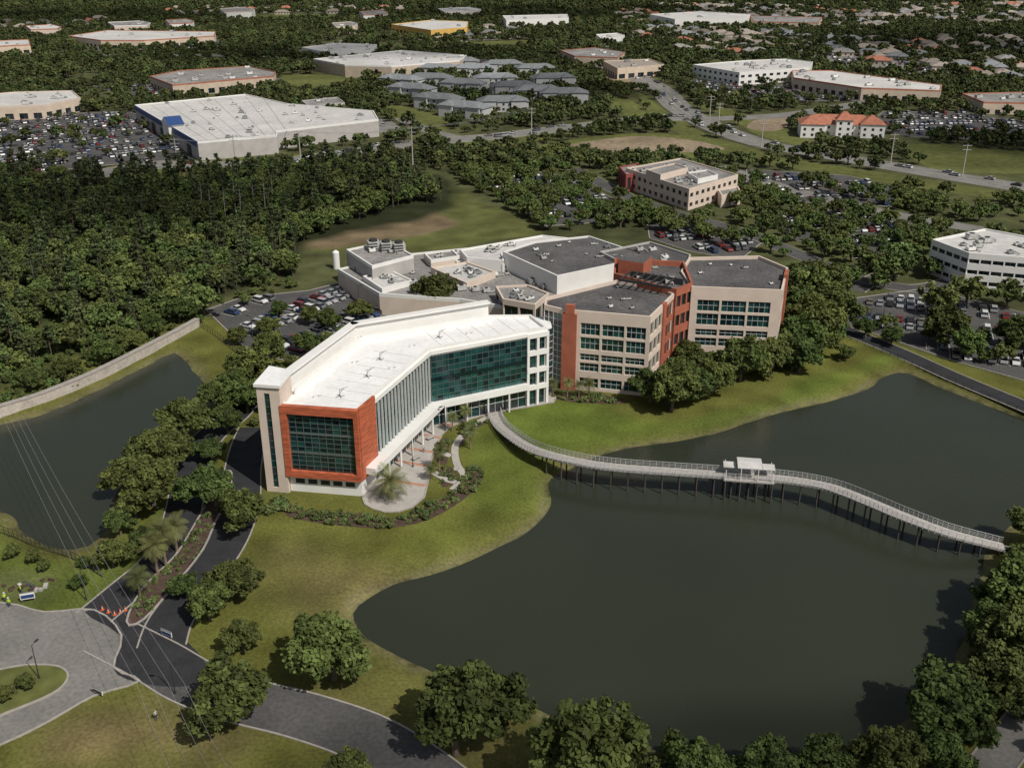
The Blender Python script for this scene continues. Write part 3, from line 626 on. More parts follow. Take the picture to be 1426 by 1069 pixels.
# ---------------- vegetation meshes ----------------
def leafmesh(name,trunk,cent,rad,nper,size,kleaf,flat=.8,shade=(.6,1.5),seed=0,up=.35):
    r=np.random.default_rng(seed); Vs=[];C=[]
    for c,R in zip(cent,rad):
        n=max(8,int(nper*(R/np.mean(rad))**2)); d=r.normal(size=(n,3)); d/=np.linalg.norm(d,axis=1)[:,None]
        rr=R*(r.random(n)**.45)*r.uniform(.8,1.25,n); p=np.array(c)+d*rr[:,None]*np.array([1,1,flat])
        nrm=d*.6+r.normal(size=(n,3))*.5+np.array([0,0,up]); nrm/=np.linalg.norm(nrm,axis=1)[:,None]
        a=np.cross(nrm,r.normal(size=(n,3))); a/=np.linalg.norm(a,axis=1)[:,None]; b=np.cross(nrm,a)
        s=size*r.uniform(.6,1.3,n)[:,None]; a=a*s; b=b*s*.75
        Vs.append(np.stack([p-a-b*.6,p+a*.8-b,p+a+b*.7,p-a*.7+b],1).reshape(-1,3)); sh=r.uniform(*shade)*r.uniform(.85,1.15,n); C.append(np.repeat(sh,4))
    V=np.concatenate(Vs); C=np.concatenate(C); nq=len(V)//4; o=len(trunk.v)
    verts=trunk.v+V.tolist(); faces=trunk.f+(np.arange(nq*4).reshape(-1,4)+o).tolist()
    me=bpy.data.meshes.new(name); me.from_pydata(verts,[],faces)
    for k in trunk.mats: me.materials.append(M[k])
    me.materials.append(M[kleaf]); li=len(trunk.mats)
    me.polygons.foreach_set('material_index',trunk.m+[li]*nq)
    ca=me.color_attributes.new('Col','FLOAT_COLOR','POINT'); cc=np.ones((len(verts),4)); cc[o:,:3]=C[:,None]*np.array([1,1,1]); ca.data.foreach_set('color',cc.ravel()); return me
def oak(name,seed,nper,nc,size,crad=5.,ht=9.,low=.22,kl='leaf'):
    r=np.random.default_rng(seed); t=MB(); lean=r.normal(size=2)*.3
    fork=ht*low; t.cyl((0,0,-.3),(lean[0]*.4,lean[1]*.4,fork),.42,.3,'bark',7,False)
    cent=[];rad=[]; cz=ht*(low+1)/2-.3; rz=ht*(1-low)/2; ox,oy=r.normal(size=2)*.5
    for i in range(nc):
        th=2*math.pi*(i*.618+r.random()*.3); ph=math.acos(1-1.5*((i+.5)/nc)); q=r.uniform(.55,1.02) if i%4 else r.uniform(.2,.5)
        rr=crad*(1+.2*math.sin(2*th+seed)+.15*math.sin(3*th+seed*3)+.1*math.sin(5*th+seed*2))
        c=(ox+rr*q*math.sin(ph)*math.cos(th)*.88,oy+rr*q*math.sin(ph)*math.sin(th)*.88,cz+rz*q*math.cos(ph)*.82+r.normal()*.35); cent.append(c); rad.append(crad*r.uniform(.11,.25))
    for i in range(0,nc,max(1,nc//10)):
        c=cent[i]; m=(c[0]*.45+lean[0],c[1]*.45+lean[1],fork+(c[2]-fork)*.55)
        t.cyl((lean[0]*.4,lean[1]*.4,fork*.95),m,.2,.12,'bark',5,False); t.cyl(m,c,.12,.04,'bark',5,False)
    return leafmesh(name,t,cent,rad,nper,size,kl,seed=seed)
def pine(name,seed,nper,size,ht=15.):
    r=np.random.default_rng(seed); t=MB(); t.cyl((0,0,-.3),(r.normal()*.3,r.normal()*.3,ht*.95),.25,.06,'bark',6,False); cent=[];rad=[]
    for i in range(20):
        z=ht*(.42+.58*(i/20)); R=(1-(i/20)**2*.75)*2.4; th=r.random()*6.28; q=R*r.uniform(.3,1)
        c=(q*math.cos(th),q*math.sin(th),z+r.normal()*.3); cent.append(c); rad.append(r.uniform(.6,1.1)); t.cyl((0,0,z-.8),c,.07,.02,'bark',4,False)
    return leafmesh(name,t,cent,rad,nper,size,'pine',.6,seed=seed)
def palm(name,seed,ht=6.,nf=22,fl=2.8):
    r=np.random.default_rng(seed); t=MB()
    for k in range(5): t.cyl((0.05*k*k*.1,0,ht*k/5-.2*(k==0)),(0.05*(k+1)**2*.1,0,ht*(k+1)/5),.26-.015*k,.24-.015*k,'palmbark',8,False)
    V=[];C=[]; top=np.array([.12,0,ht])
    for i in range(nf):
        th=i*2.4; el=math.radians(75-105*(i/nf)); L=fl*r.uniform(.85,1.1); p=top.copy(); d=np.array([math.cos(th)*math.cos(el),math.sin(th)*math.cos(el),math.sin(el)]); sh=r.uniform(.7,1.3)*(1.2 if i<nf*.7 else .8)
        side=np.array([-math.sin(th),math.cos(th),0]); ns=9
        for k in range(ns):
            q=p+d*L/ns; wd=.75*math.sin(math.pi*(k+1.2)/(ns+1.5))+.08
            for sg in (-1,1):
                for jj in range(2):
                    a=p+(q-p)*jj*.5; b=a+(q-p)*.28; tip=a+side*sg*wd+d*.45-np.array([0,0,.32*wd]); tip2=tip+d*.06
                    V+= [a,b,tip2,tip]; C+=[sh]*4
            p=q; d=d+np.array([0,0,-.16]); d/=np.linalg.norm(d)
    V=np.array(V); nq=len(V)//4; o=len(t.v); verts=t.v+V.tolist(); faces=t.f+(np.arange(nq*4).reshape(-1,4)+o).tolist()
    me=bpy.data.meshes.new(name); me.from_pydata(verts,[],faces); me.materials.append(M['palmbark']); me.materials.append(M['frond']); me.polygons.foreach_set('material_index',t.m+[1]*nq)
    ca=me.color_attributes.new('Col','FLOAT_COLOR','POINT'); cc=np.ones((len(verts),4)); cc[o:,:3]=np.array(C)[:,None]; ca.data.foreach_set('color',cc.ravel()); return me
def shrub(name,seed,size=.16,R=.8,n=200):
    r=np.random.default_rng(seed); t=MB(); t.cyl((0,0,-.1),(0,0,.5),.06,.03,'bark',5,False)
    cent=[(r.normal()*R*.4,r.normal()*R*.4,R*.5+r.random()*.3) for _ in range(6)]; rad=[R*r.uniform(.4,.6) for _ in range(6)]
    return leafmesh(name,t,cent,rad,n//6,size,'shrub',seed=seed)
oaks=[oak('oak_tree',s,95,125,.26) for s in (11,12,13,14,15)]
oakm=[oak('oak_tree_mid',s,30,56,.41,kl='leafm') for s in (21,22,23,24)]
oakf=[oak('oak_tree_far',s,14,26,.8,kl='leaff') for s in (31,32,33,34)]
pines=[pine('pine_tree',s,34,.38) for s in (41,42,43)]
palms=[palm('palm_tree',s,5.+s%3,24) for s in (1,2,3)]; bigpalm=palm('palm_tree',9,4.0,38,4.2)
shrubs=[shrub('shrub',s) for s in (5,6,7)]
def mkcoll(name,meshes):
    c=bpy.data.collections.new(name)
    for i,m in enumerate(meshes): c.objects.link(bpy.data.objects.new(f'{name}_variant_{"abcdefgh"[i]}',m))
    return c
cNear=mkcoll('woodland_tree',oakm+pines); cFar=mkcoll('distant_tree',oakf); cShrub=mkcoll('shrub_plant',shrubs); cOakm=mkcoll('parkland_tree',oakm)
def tree(px,py,w,kind='oak'):
    x,y=P(px,py,0); z=gz(x,y); dist=math.sqrt(x*x+y*y+1e4); wid=w/FPX*dist
    if kind=='palm': me=random.choice(palms); s=random.uniform(.9,1.1)
    elif kind=='bigpalm': me=bigpalm; s=1.
    else: me=random.choice(oaks if dist<300 else oakm); s=wid/10.2
    o=bpy.data.objects.new('palm_tree' if 'palm' in kind else 'oak_tree',me); link(o); o.location=(x,y,z-.05); o.scale=(s,s,s*random.uniform(.85,1.1)); o.rotation_euler[2]=random.uniform(0,6.28); return o
for a in [(465,945,118),(328,1002,112),(635,1050,142),(820,1100,150),(488,1082,62),(1335,1040,120),(1385,985,90),(1230,1088,90),(1150,1090,80),(1060,1092,85),(965,1095,90),(1290,1075,80),(1410,930,95),(1385,905,80),(1425,870,90),(1395,865,60),(1440,960,90),
 (1420,800,50),(1440,760,60),(1415,1000,70),(340,908,52),(292,862,66),(335,832,66),(262,830,40),
 (215,705,84),(235,655,74),(262,612,72),(182,680,62),(205,660,64),(158,790,46),(200,768,42),(300,705,74),(340,735,70),(345,575,56),(342,535,62),(378,510,54),(318,605,46),(190,720,50),(168,745,40),(300,640,46),(330,560,52),(300,575,48),(365,560,42),
 (45,545,38),(90,532,38),(147,508,38),(182,490,44),(215,472,38),(285,440,56),(250,450,44),(330,480,30),(372,470,34),(432,495,40),(458,462,36),(495,446,36),(430,452,30),(390,440,28),
 (935,572,74),(905,560,56),(968,556,62),(995,546,60),(1030,530,66),(1062,524,62),(1112,518,64),(1088,512,60),(1132,478,80),(1152,450,66),(1120,455,60),(1105,430,50),(962,515,50),(1000,520,44),(1160,420,50),(945,540,50),(1050,505,50),
 (1110,500,66),(1128,430,64),(1145,478,60),(1165,452,56),(1118,408,50),(1148,402,46),(1100,470,50),(1135,500,50),(1178,500,26),
 (607,432,66),(590,420,40),(1232,400,50),(1240,480,32),(1205,470,30),(1310,480,60),(1350,500,50),(1410,490,60),(1300,440,50),(1345,425,50),(1400,430,50),(1260,372,50),
 (20,775,22),(52,783,22),(112,818,24),(10,972,24),(36,958,24),(62,795,18),(118,790,20)]:
    tree(*a)
for a in [(196,832),(220,800),(247,768),(232,790)]: tree(*a,0,'palm')
for a in [(790,553),(806,553),(820,553),(770,552),(648,590),(668,575),(655,625),(612,655),(600,668),(655,578),(945,500),(965,505),(630,600)]:
    o=tree(*a,0,'palm'); o.scale*=.62
tree(546,694,0,'bigpalm')
def scatter(name,px,spac,smin,smax,coll,nv,exc=True,world=None,wts=None,dens=1.):
    p=world or PL(px); pa=np.array(p); mn,mx=pa.min(0),pa.max(0)
    gx,gy=np.meshgrid(np.arange(mn[0],mx[0],spac),np.arange(mn[1],mx[1],spac)); q=np.stack([gx.ravel(),gy.ravel()],1)+rng.uniform(-.48,.48,(gx.size,2))*spac
    q=q[inpoly(q,p)]
    if dens<1:
        m=vnoise(q,spac*3.5,17); q=q[(m*.6+rng.random(len(q))*.4)<dens*.72+.08]
    if exc:
        for e_ in EXC: q=q[~inpoly(q,e_)]
    n=len(q)
    if n==0: return
    z=WATER+np.clip(shore(q)*.25,-2,1)-.05
    return gn(name,np.column_stack([q,z]),rng.uniform(0,1,n)**1.4*(smax-smin)+smin,rng.uniform(0,6.28,n),rng.choice(nv,n,p=wts),coll)
forest=[(-60,248),(100,243),(170,235),(300,240),(430,232),(560,238),(598,258),(622,284),(540,294),(430,332),(400,362),(420,385),(395,398),(330,405),(270,432),(210,455),(150,478),(60,515),(-60,555)]
scatter('forest_trees',forest,5.0,.5,.98,cNear,7,wts=[.16]*4+[.12]*3,dens=.93)
scatter('forest_trees',[(-500,260),(-60,248),(-60,555),(-500,760)],7,.6,1.,cNear,7)
scatter('lakeside_trees',[(160,745),(150,790),(200,790),(245,725),(262,640),(330,560),(400,515),(390,500),(330,520),(300,560),(255,602),(215,635),(180,670)],5,.25,.45,cOakm,4,dens=.55)
scatter('courtyard_trees',[(372,520),(400,500),(470,470),(560,440),(640,425),(600,435),(480,480),(400,515),(380,560),(365,680),(352,680),(352,560)],5,.25,.42,cOakm,4,dens=.6)
scatter('lake_edge_trees',[(890,1062),(1290,1050),(1330,1000),(1355,900),(1368,830),(1400,800),(1600,800),(1600,1200),(890,1200)],4.2,.22,.6,cOakm,4,dens=.8)
scatter('belt_trees',[(900,575),(1000,548),(1100,520),(1170,470),(1175,400),(1095,375),(1095,480),(960,520)],4.6,.35,.7,cOakm,4,dens=.9)
for nm,p,sp_,a,b,dn in [('parkland_trees',[(610,240),(760,215),(880,225),(1040,250),(1426,280),(1620,300),(1620,430),(1440,420),(1290,395),(1160,420),(1100,370),(960,335),(860,318),(760,325),(690,280)],5.8,.35,.85,.72),
   ('car_park_trees',[(1160,420),(1290,402),(1560,470),(1560,560),(1180,452)],8,.35,.75,.6),
   ('car_park_trees',[(288,432),(430,405),(560,430),(400,502),(350,492)],11,.3,.45,.4),
   ('roadside_trees',[(1180,470),(1300,515),(1500,590),(1500,575),(1300,500),(1200,462)],6,.2,.38,.6),
   ('woodland_edge_bushes',[(-60,515),(60,490),(210,440),(330,400),(400,385),(420,400),(330,425),(250,465),(100,545),(-60,590)],4,.2,.4,.8)]:
    scatter(nm,p,sp_,a,b,cOakm,4,dens=dn)
for i in range(9):
    x,y=P(270+i*14+random.uniform(-5,5),300+random.uniform(-18,14)); mb=MB(); h=random.uniform(12,16); mb.cyl((0,0,0),(.3,.2,h),.2,.06,'deadwood',6)
    for k in range(6): z=h*(.5+.08*k); t=k*2.3; mb.cyl((.2,.1,z),(.2+1.4*math.cos(t),.1+1.4*math.sin(t),z+.7),.07,.02,'deadwood',4)
    o=mb.done('dead_pine_tree'); o.location=(x,y,0)
# houses
hv=[]
for i,(kw,kr,sx,sy) in enumerate([('hwall','brown',18,12),('hwall','shing',16,13),('hwall','brown',20,12),('hwall','brown',15,12),('hwall','tile',16,12),('cream','roofm',17,12)]):
    mb=MB(); hip(mb,0,0,sx,sy,3.4,2.8,0,kw,kr); hip(mb,sx*.3,-sy*.45,7,8,3.5,2.2,math.pi/2,kw,kr); hv.append(mb.mesh('house'))
cH=mkcoll('suburban_house',hv)
HP=[]; ms=MB()
for reg,ang in (([(790,46),(960,40),(1120,50),(1150,78),(960,78),(880,66)],.1),([(1130,54),(1250,48),(1600,54),(1600,128),(1430,124),(1330,112),(1200,92)],-.2),([(850,10),(1600,6),(1600,44),(1100,40),(860,34)],.15),([(0,28),(130,24),(150,36),(0,46)],0),([(230,10),(560,8),(560,22),(240,24)],.1),([(560,46),(700,42),(740,54),(600,60)],0)):
    p=PL(reg); pa=np.array(p); c,d=math.cos(ang),math.sin(ang); R=np.array([[c,-d],[d,c]])
    ii,jj=np.meshgrid(np.arange(-80,80),np.arange(-60,60)); ii=ii.ravel(); jj=jj.ravel()
    loc_=np.stack([ii*21.+rng.uniform(-3,3,len(ii)),jj*29.+np.where(jj%2,8,0)+rng.uniform(-2.5,2.5,len(ii))],1); q=loc_@R.T+pa.mean(0)
    k=inpoly(q,p)&(rng.random(len(q))<.85)&(vnoise(q,90,23)<.66)
    for e_ in EXC: k&=~inpoly(q,e_)
    HP.append(np.column_stack([q[k],np.zeros(k.sum()),ang+np.where(jj[k]%2,0,math.pi)+rng.choice([0,0,0,math.pi/2],k.sum())+rng.normal(0,.08,k.sum())]))
    loc_=np.stack([ii*21.,jj*29.+18.],1)[jj%2==0]; q=loc_@R.T+pa.mean(0); k=inpoly(q,p)&(vnoise(q,90,23)<.66); u=np.array([c,d])*10.7; n_=np.array([-d,c])*3.4
    for e_ in EXC: k&=~inpoly(q,e_)
    for s_ in q[k]: ms.poly([(*(s_-u-n_),.03),(*(s_+u-n_),.03),(*(s_+u+n_),.03),(*(s_-u+n_),.03)],'conc')
ms.done('suburban_street')
hp=np.concatenate(HP); gn('suburban_houses',hp[:,:3],rng.uniform(.85,1.15,len(hp)),hp[:,3],rng.choice(6,len(hp),p=[.25,.2,.18,.2,.08,.09]),cH)
stp=np.array(ms.v).reshape(-1,4,3).mean(1)[:,:2]
FX=[PL([(610,238),(1620,240),(1620,460),(600,460),(-600,560),(-600,244),(560,238)])]
def far(y0,y1,spac,smin,smax,dens,name):
    gx,gy=np.meshgrid(np.arange(-.6*y1-90,.6*y1+90,spac),np.arange(y0,y1,spac)); q=np.stack([gx.ravel(),gy.ravel()],1)+rng.uniform(-.48,.48,(gx.size,2))*spac
    q=q[np.abs(q[:,0])<.6*q[:,1]+90]; m=vnoise(q,28,9)*.55+vnoise(q,110,10)*.45; q=q[(m>.56-dens*.3)|(rng.random(len(q))<.25)]
    for e_ in FX+EXC: q=q[~inpoly(q,e_)]
    for L_ in LOTS:
        k=inpoly(q,L_[0]); q=q[~(k&(rng.random(len(q))<.85))]
    H2=hp[:,:2]; keep=np.ones(len(q),bool)
    if y1>760:
        for ch in range(0,len(q),2000):
            b_=q[ch:ch+2000]; lo=b_.min(0)-20; hi=b_.max(0)+20; HH=H2[((H2>lo)&(H2<hi)).all(1)]; SS=stp[((stp>lo)&(stp<hi)).all(1)]
            if len(HH): keep[ch:ch+2000]&=((b_[:,None]-HH[None])**2).sum(-1).min(1)>72
            if len(SS): keep[ch:ch+2000]&=((b_[:,None]-SS[None])**2).sum(-1).min(1)>30
    q=q[keep]; n=len(q); print(name,n); gn(name,np.column_stack([q,np.zeros(n)]),rng.random(n)**1.5*(smax-smin)+smin,rng.uniform(0,6.28,n),rng.choice(4,n),cFar)
far(300,760,6.4,.38,.95,.72,'distant_trees'); far(760,1400,7.8,.45,1.1,.72,'distant_trees'); far(1400,3000,12.5,.7,1.45,.95,'distant_trees')
def shrubbed(px,spac,smin=.6,smax=1.2): scatter('bed_shrubs',px,spac,smin,smax,cShrub,3,exc=False)
for b in beds: shrubbed(b,1.25)
shrubbed([(178,866),(200,862),(245,812),(282,765),(300,725),(318,690),(296,690),(270,735),(245,775),(200,820)],1.6,.5,1.)
shrubbed([(-60,960),(60,935),(85,940),(20,985),(-60,1008)],2.6,.4,.7)
scatter('shore_reeds',[(890,1045),(1290,1042),(1345,930),(1375,800),(1390,800),(1380,930),(1320,1060),(890,1066)],1.8,.8,1.6,cShrub,3,exc=False)
scatter('hedge',[(380,690),(400,700),(400,720),(378,712)],1.3,1,2,cShrub,3,exc=False)
# ---------------- cars ----------------
def carmesh(L=4.6,Wd=1.85,suv=False):
    mb=MB(); h=1.75 if suv else 1.42; w=Wd/2
    prof=[(-L/2,.35),(-L/2+.05,.85),(-L/2+.25,.95),(L/2-1.2,.92),(L/2-.15,.75),(L/2,.55),(L/2,.3)]
    if suv: prof=[(-L/2,.4),(-L/2,1.0),(-L/2+.15,1.05),(L/2-1.1,1.05),(L/2-.15,.9),(L/2,.65),(L/2,.35)]
    n=len(prof)
    mb.poly([(x,-w,z) for x,z in prof][::-1],'car'); mb.poly([(x,w,z) for x,z in prof],'car')
    for i in range(n):
        a=prof[i];b=prof[(i+1)%n]; mb.poly([(a[0],-w,a[1]),(b[0],-w,b[1]),(b[0],w,b[1]),(a[0],w,a[1])],'car')
    zb=prof[2][1]-.01; x0,x1=(-L/2+.1,L/2-1.15) if suv else (-L/2+.55,L/2-1.3); r0,r1=(x0+.35,x1-.75) if suv else (x0+.65,x1-.75)
    mb.hexa([(x0,-w+.06,zb),(x1,-w+.06,zb),(x1,w-.06,zb),(x0,w-.06,zb)],[(r0,-w+.24,h),(r1,-w+.24,h),(r1,w-.24,h),(r0,w-.24,h)],'cglass')
    mb.hexa([(r0-.05,-w+.22,h-.02),(r1+.05,-w+.22,h-.02),(r1+.05,w-.22,h-.02),(r0-.05,w-.22,h-.02)],[(r0+.1,-w+.3,h+.05),(r1-.1,-w+.3,h+.05),(r1-.1,w-.3,h+.05),(r0+.1,w-.3,h+.05)],'car')
    for x in (-L/2+.85,L/2-.85):
        for s in (-1,1): mb.cyl((x,s*(w-.2),.33),(x,s*(w+.02),.33),.33,.33,'tyre',10)
    return mb.mesh('parked_car')
cars=[carmesh(),carmesh(4.8,1.95,True),carmesh(4.4,1.8)]
cCar=mkcoll('car_variant',cars)
fp=[];mk=MB(); ncar=0
for p,ang,occ,near,z,row,spc in LOTS:
    pa=np.array(p); c=pa.mean(0); ux=np.array([math.cos(ang),math.sin(ang)]); uy=np.array([-ux[1],ux[0]]); pi=offset(p,3.2); r=int(max(pa.max(0)-pa.min(0))/2/spc)+25
    jj,ii=np.meshgrid(np.arange(-40,41),np.arange(-r,r+1)); jj=jj.ravel(); ii=ii.ravel(); off=(jj//2)*17.5+(jj%2)*5.3
    Q=c+ux*ii[:,None]*spc+uy*off[:,None]; k=inpoly(Q,pi)&(ii%16!=0)
    for q in Q[k]:
        if near:
            a=q-ux*spc/2-uy*2.5; b=q-ux*spc/2+uy*2.5; nn=ux*.06; mk.poly([(*(a-nn),z+.006),(*(a+nn),z+.006),(*(b+nn),z+.006),(*(b-nn),z+.006)],'paint')
        if random.random()>occ: continue
        rz=ang+math.pi/2+(math.pi if random.random()<.4 else 0)+random.uniform(-.03,.03); jit=uy*random.uniform(-.25,.25)
        if near:
            o=bpy.data.objects.new('parked_car',random.choice(cars)); link(o); o.location=(q[0]+jit[0],q[1]+jit[1],z); o.rotation_euler[2]=rz; ncar+=1
        else: fp.append((q[0]+jit[0],q[1]+jit[1],z,rz))
mk.done('parking_bay_markings')
for pl,w,z in ((BLV,15,.07),(ART,17,.09)):
    c=smooth(PL(pl),12,False)
    for i in range(2,len(c)-2):
        if random.random()<.4:
            t=Vector(c[i+1])-Vector(c[i]); s=random.choice([-6,-2.2,2.2,6]); n=Vector((-t.y,t.x)).normalized()*s; fp.append((c[i][0]+n.x,c[i][1]+n.y,z,math.atan2(t.y,t.x)+(math.pi if s>0 else 0)))
fp=np.array(fp); gn('distant_parked_cars',fp[:,:3],np.ones(len(fp)),fp[:,3],rng.choice(3,len(fp)),cCar)
# ---------------- retaining wall, fences ----------------
def wallpath(name,px,h,th,k,zb=-1.2,cap=None):
    c=smooth(PL(px),6,False); mb=MB(); A_,B_=ribbon(c,th)
    for i in range(len(c)-1): mb.hexa([(*B_[i],zb),(*B_[i+1],zb),(*A_[i+1],zb),(*A_[i],zb)],[(*B_[i],h),(*B_[i+1],h),(*A_[i+1],h),(*A_[i],h)],k)
    if cap:
        A_,B_=ribbon(c,th+.3)
        for i in range(len(c)-1): mb.hexa([(*B_[i],h),(*B_[i+1],h),(*A_[i+1],h),(*A_[i],h)],[(*B_[i],h+.15),(*B_[i+1],h+.15),(*A_[i+1],h+.15),(*A_[i],h+.15)],cap)
    return mb.done(name)
wallpath('retaining_wall',[(-120,618),(-40,592),(0,578),(60,559),(130,530),(190,500),(240,474),(276,454)],2.2,1.3,'wallc',cap='kerb')
def fence(name,px,h,k,rails=(.5,1.),r=.04,zf=0.):
    c=smooth(PL(px),8,False); mb=MB()
    for i in range(len(c)-1):
        for z in rails: mb.cyl((*c[i],zf+h*z),(*c[i+1],zf+h*z),r,r,k,4)
        mb.cyl((*c[i],zf-.1),(*c[i],zf+h),r*1.4,r*1.4,k,5)
    return mb.done(name)
fence('metal_fence',[(276,454),(300,468),(330,492)],1.8,'dark',rails=(.2,.6,1))
fence('guard_rail',[(1170,468),(1250,500),(1330,535),(1426,576),(1500,605)],1.2,'dark')
fence('metal_fence',[(-60,735),(0,742),(50,760),(100,778),(145,805)],1.6,'dark',rails=(.15,.5,1))
# ---------------- boardwalk ----------------
e=empty('boardwalk_bridge'); DZ=3.5
raw=[(688,573,.1),(693,587,.4),(706,601,1.2),(735,621,2.5),(770,634,3.3),(820,645,DZ),(870,651,DZ),(940,656,DZ),(1000,660,DZ),(1060,664,DZ),(1110,669,DZ),(1160,679,DZ),(1210,698,DZ),(1260,719,3.3),(1320,741,2.6),(1400,762,.4)]
c3=[(*P(a,b,z),z) for a,b,z in raw]; c3=smooth(c3,8,False); c2=[(a,b) for a,b,_ in c3]; zz_=[q[2] for q in c3]
L_,R_=ribbon(c2,2.9); mb=MB()
for i in range(len(c2)-1):
    z0,z1=zz_[i],zz_[i+1]; mb.hexa([(*R_[i],z0-.2),(*R_[i+1],z1-.2),(*L_[i+1],z1-.2),(*L_[i],z0-.2)],[(*R_[i],z0),(*R_[i+1],z1),(*L_[i+1],z1),(*L_[i],z0)],'deck')
Lb,Rb=ribbon(c2,2.4)
for i in range(len(c2)-1):
    for a,b in ((Lb[i],Lb[i+1]),(Rb[i],Rb[i+1])): mb.cyl((*a,zz_[i]-.32),(*b,zz_[i+1]-.32),.11,.11,'deck',4)
mb.done('deck',e)
mb=MB(); mp=MB(); La,Ra=ribbon(c2,3.0); accp=0
for i in range(len(c2)-1):
    seg=(Vector(c2[i+1])-Vector(c2[i])).length
    for S_ in (La,Ra):
        for h in (.25,.5,.75,1.1): mb.cyl((*S_[i],zz_[i]+h),(*S_[i+1],zz_[i+1]+h),.03 if h<1 else .055,.03 if h<1 else .055,'rail',4)
        n=max(1,int(seg/1.4))
        for k in range(n):
            t=k/n; x=S_[i][0]*(1-t)+S_[i+1][0]*t; y=S_[i][1]*(1-t)+S_[i+1][1]*t; z=zz_[i]*(1-t)+zz_[i+1]*t; mb.cyl((x,y,z-.3),(x,y,z+1.12),.05,.05,'rail',4)
    while accp<seg:
        t=accp/seg; z=zz_[i]*(1-t)+zz_[i+1]*t
        if z>.5:
            pp=[]
            for S_ in (Lb,Rb):
                x=S_[i][0]*(1-t)+S_[i+1][0]*t; y=S_[i][1]*(1-t)+S_[i+1][1]*t; mp.cyl((x,y,-3),(x,y,z-.3),.19,.16,'pile',7); pp.append((x,y,z-.7))
            mp.cyl(pp[0],pp[1],.13,.13,'pile',5)
        accp+=3.3
    accp-=seg
mb.done('railings',e); mp.done('piles',e)
pc=P(1042,662,DZ); ang=Wl(P(1000,660,DZ),P(1085,666,DZ)).ang
e2=empty('boardwalk_pavilion'); mb=MB()
def loc(a,b): return (pc[0]+a*math.cos(ang)-b*math.sin(ang), pc[1]+a*math.sin(ang)+b*math.cos(ang))
mb.box(pc[0],pc[1],DZ-.25,9.5,4.8,.29,'deck',ang)
for a in (-4.4,-1.6,1.6,4.4):
    for b in (-2.2,2.2):
        x,y=loc(a,b); mb.cyl((x,y,-3),(x,y,DZ-.2),.19,.17,'pile',7); mb.cyl((x,y,DZ),(x,y,DZ+(2.7 if abs(a)<2 else 2.0)),.08,.08,'white',6)
mb.done('frame',e2); mb=MB(); z=DZ+2.6
q=[loc(-2.3,-2.2),loc(2.3,-2.2),loc(2.3,2.2),loc(-2.3,2.2)]; r=[loc(-2.3,0),loc(2.3,0)]
mb.hexa([(*a,z) for a in q],[(*a,z+.12) for a in q],'white'); mb.poly([(*q[0],z+.14),(*q[1],z+.14),(*r[1],z+.45),(*r[0],z+.45)],'roofl'); mb.poly([(*r[0],z+.45),(*r[1],z+.45),(*q[2],z+.14),(*q[3],z+.14)],'roofl')
mb.poly([(*q[1],z+.12),(*q[2],z+.12),(*r[1],z+.45)],'white'); mb.poly([(*q[3],z+.12),(*q[0],z+.12),(*r[0],z+.45)],'white')
for sg in (-1,1): mb.box(*loc(sg*3.7,.3),DZ+1.9,2.3,2.4,.14,'roofl',ang)
mb.done('roof',e2)
# ---------------- street furniture ----------------
def lamp(px,py,h=6):
    x,y=P(px,py); mb=MB(); mb.cyl((0,0,0),(0,0,.4),.2,.18,'dark',8); mb.cyl((0,0,.4),(0,0,h),.09,.06,'dark',7); mb.cyl((0,0,h),(.9,0,h+.15),.05,.05,'dark',5); mb.box(1.05,0,h+.05,.7,.3,.14,'dark'); o=mb.done('street_lamp'); o.location=(x,y,0); o.rotation_euler[2]=random.uniform(0,6.28)
for a in [(55,945),(244,965),(300,640),(285,690),(120,835),(352,470),(420,440),(500,425),(1230,440),(1340,470),(1400,500),(1270,460),(700,265),(770,290),(960,330),(620,600),(575,650)]: lamp(*a)
def pole(px,py,h=16):
    x,y=P(px,py); mb=MB(); mb.cyl((0,0,0),(0,0,h),.3,.18,'creamd',8)
    for z in (h-.8,h-2.6):
        mb.box(0,0,z,4,.18,.2,'creamd'); [mb.cyl((a,0,z+.2),(a,0,z+.5),.07,.07,'dark',6) for a in (-1.8,-.8,.8,1.8)]
    o=mb.done('utility_pole'); o.location=(x,y,0); return (x,y)
pts=[pole(*a,h=18) for a in [(575,232),(420,238),(250,250),(740,200),(330,245)]]
for a in [(988,168),(1000,180),(1060,205),(1340,245),(1240,228)]: pole(*a,h=14)
mb=MB()
def wire(a,b,sag=2.5,r=.035):
    prev=None
    for k in range(15):
        t=k/14; q=(a[0]*(1-t)+b[0]*t,a[1]*(1-t)+b[1]*t,a[2]*(1-t)+b[2]*t-sag*4*t*(1-t))
        if prev: mb.cyl(prev,q,r,r,'wire',4,False)
        prev=q
for k in range(4):
    a=(*P(2+k*9,575,12),12); b=(*P(190+k*22,950,12),12); wire(a,b,2.5,.028); c=(*P(255+k*30,1110,12),12); wire(b,c,1.5,.022)
pts.sort()
for i in range(len(pts)-1):
    for s in (-1.8,1.8): wire((pts[i][0]+s,pts[i][1],17.5),(pts[i+1][0]+s,pts[i+1][1],17.5),1.5,.05)
mb.done('power_line')
def cone(px,py):
    x,y=P(px,py); mb=MB(); mb.box(0,0,0,.5,.5,.05,'cone'); mb.cyl((0,0,.05),(0,0,.35),.18,.11,'cone',10); mb.cyl((0,0,.35),(0,0,.5),.112,.08,'paint',10); mb.cyl((0,0,.5),(0,0,.85),.08,.03,'cone',10); o=mb.done('traffic_cone'); o.location=(x,y,.07)
for a in [(143,849),(151,853),(160,856),(168,853),(175,850)]: cone(*a)
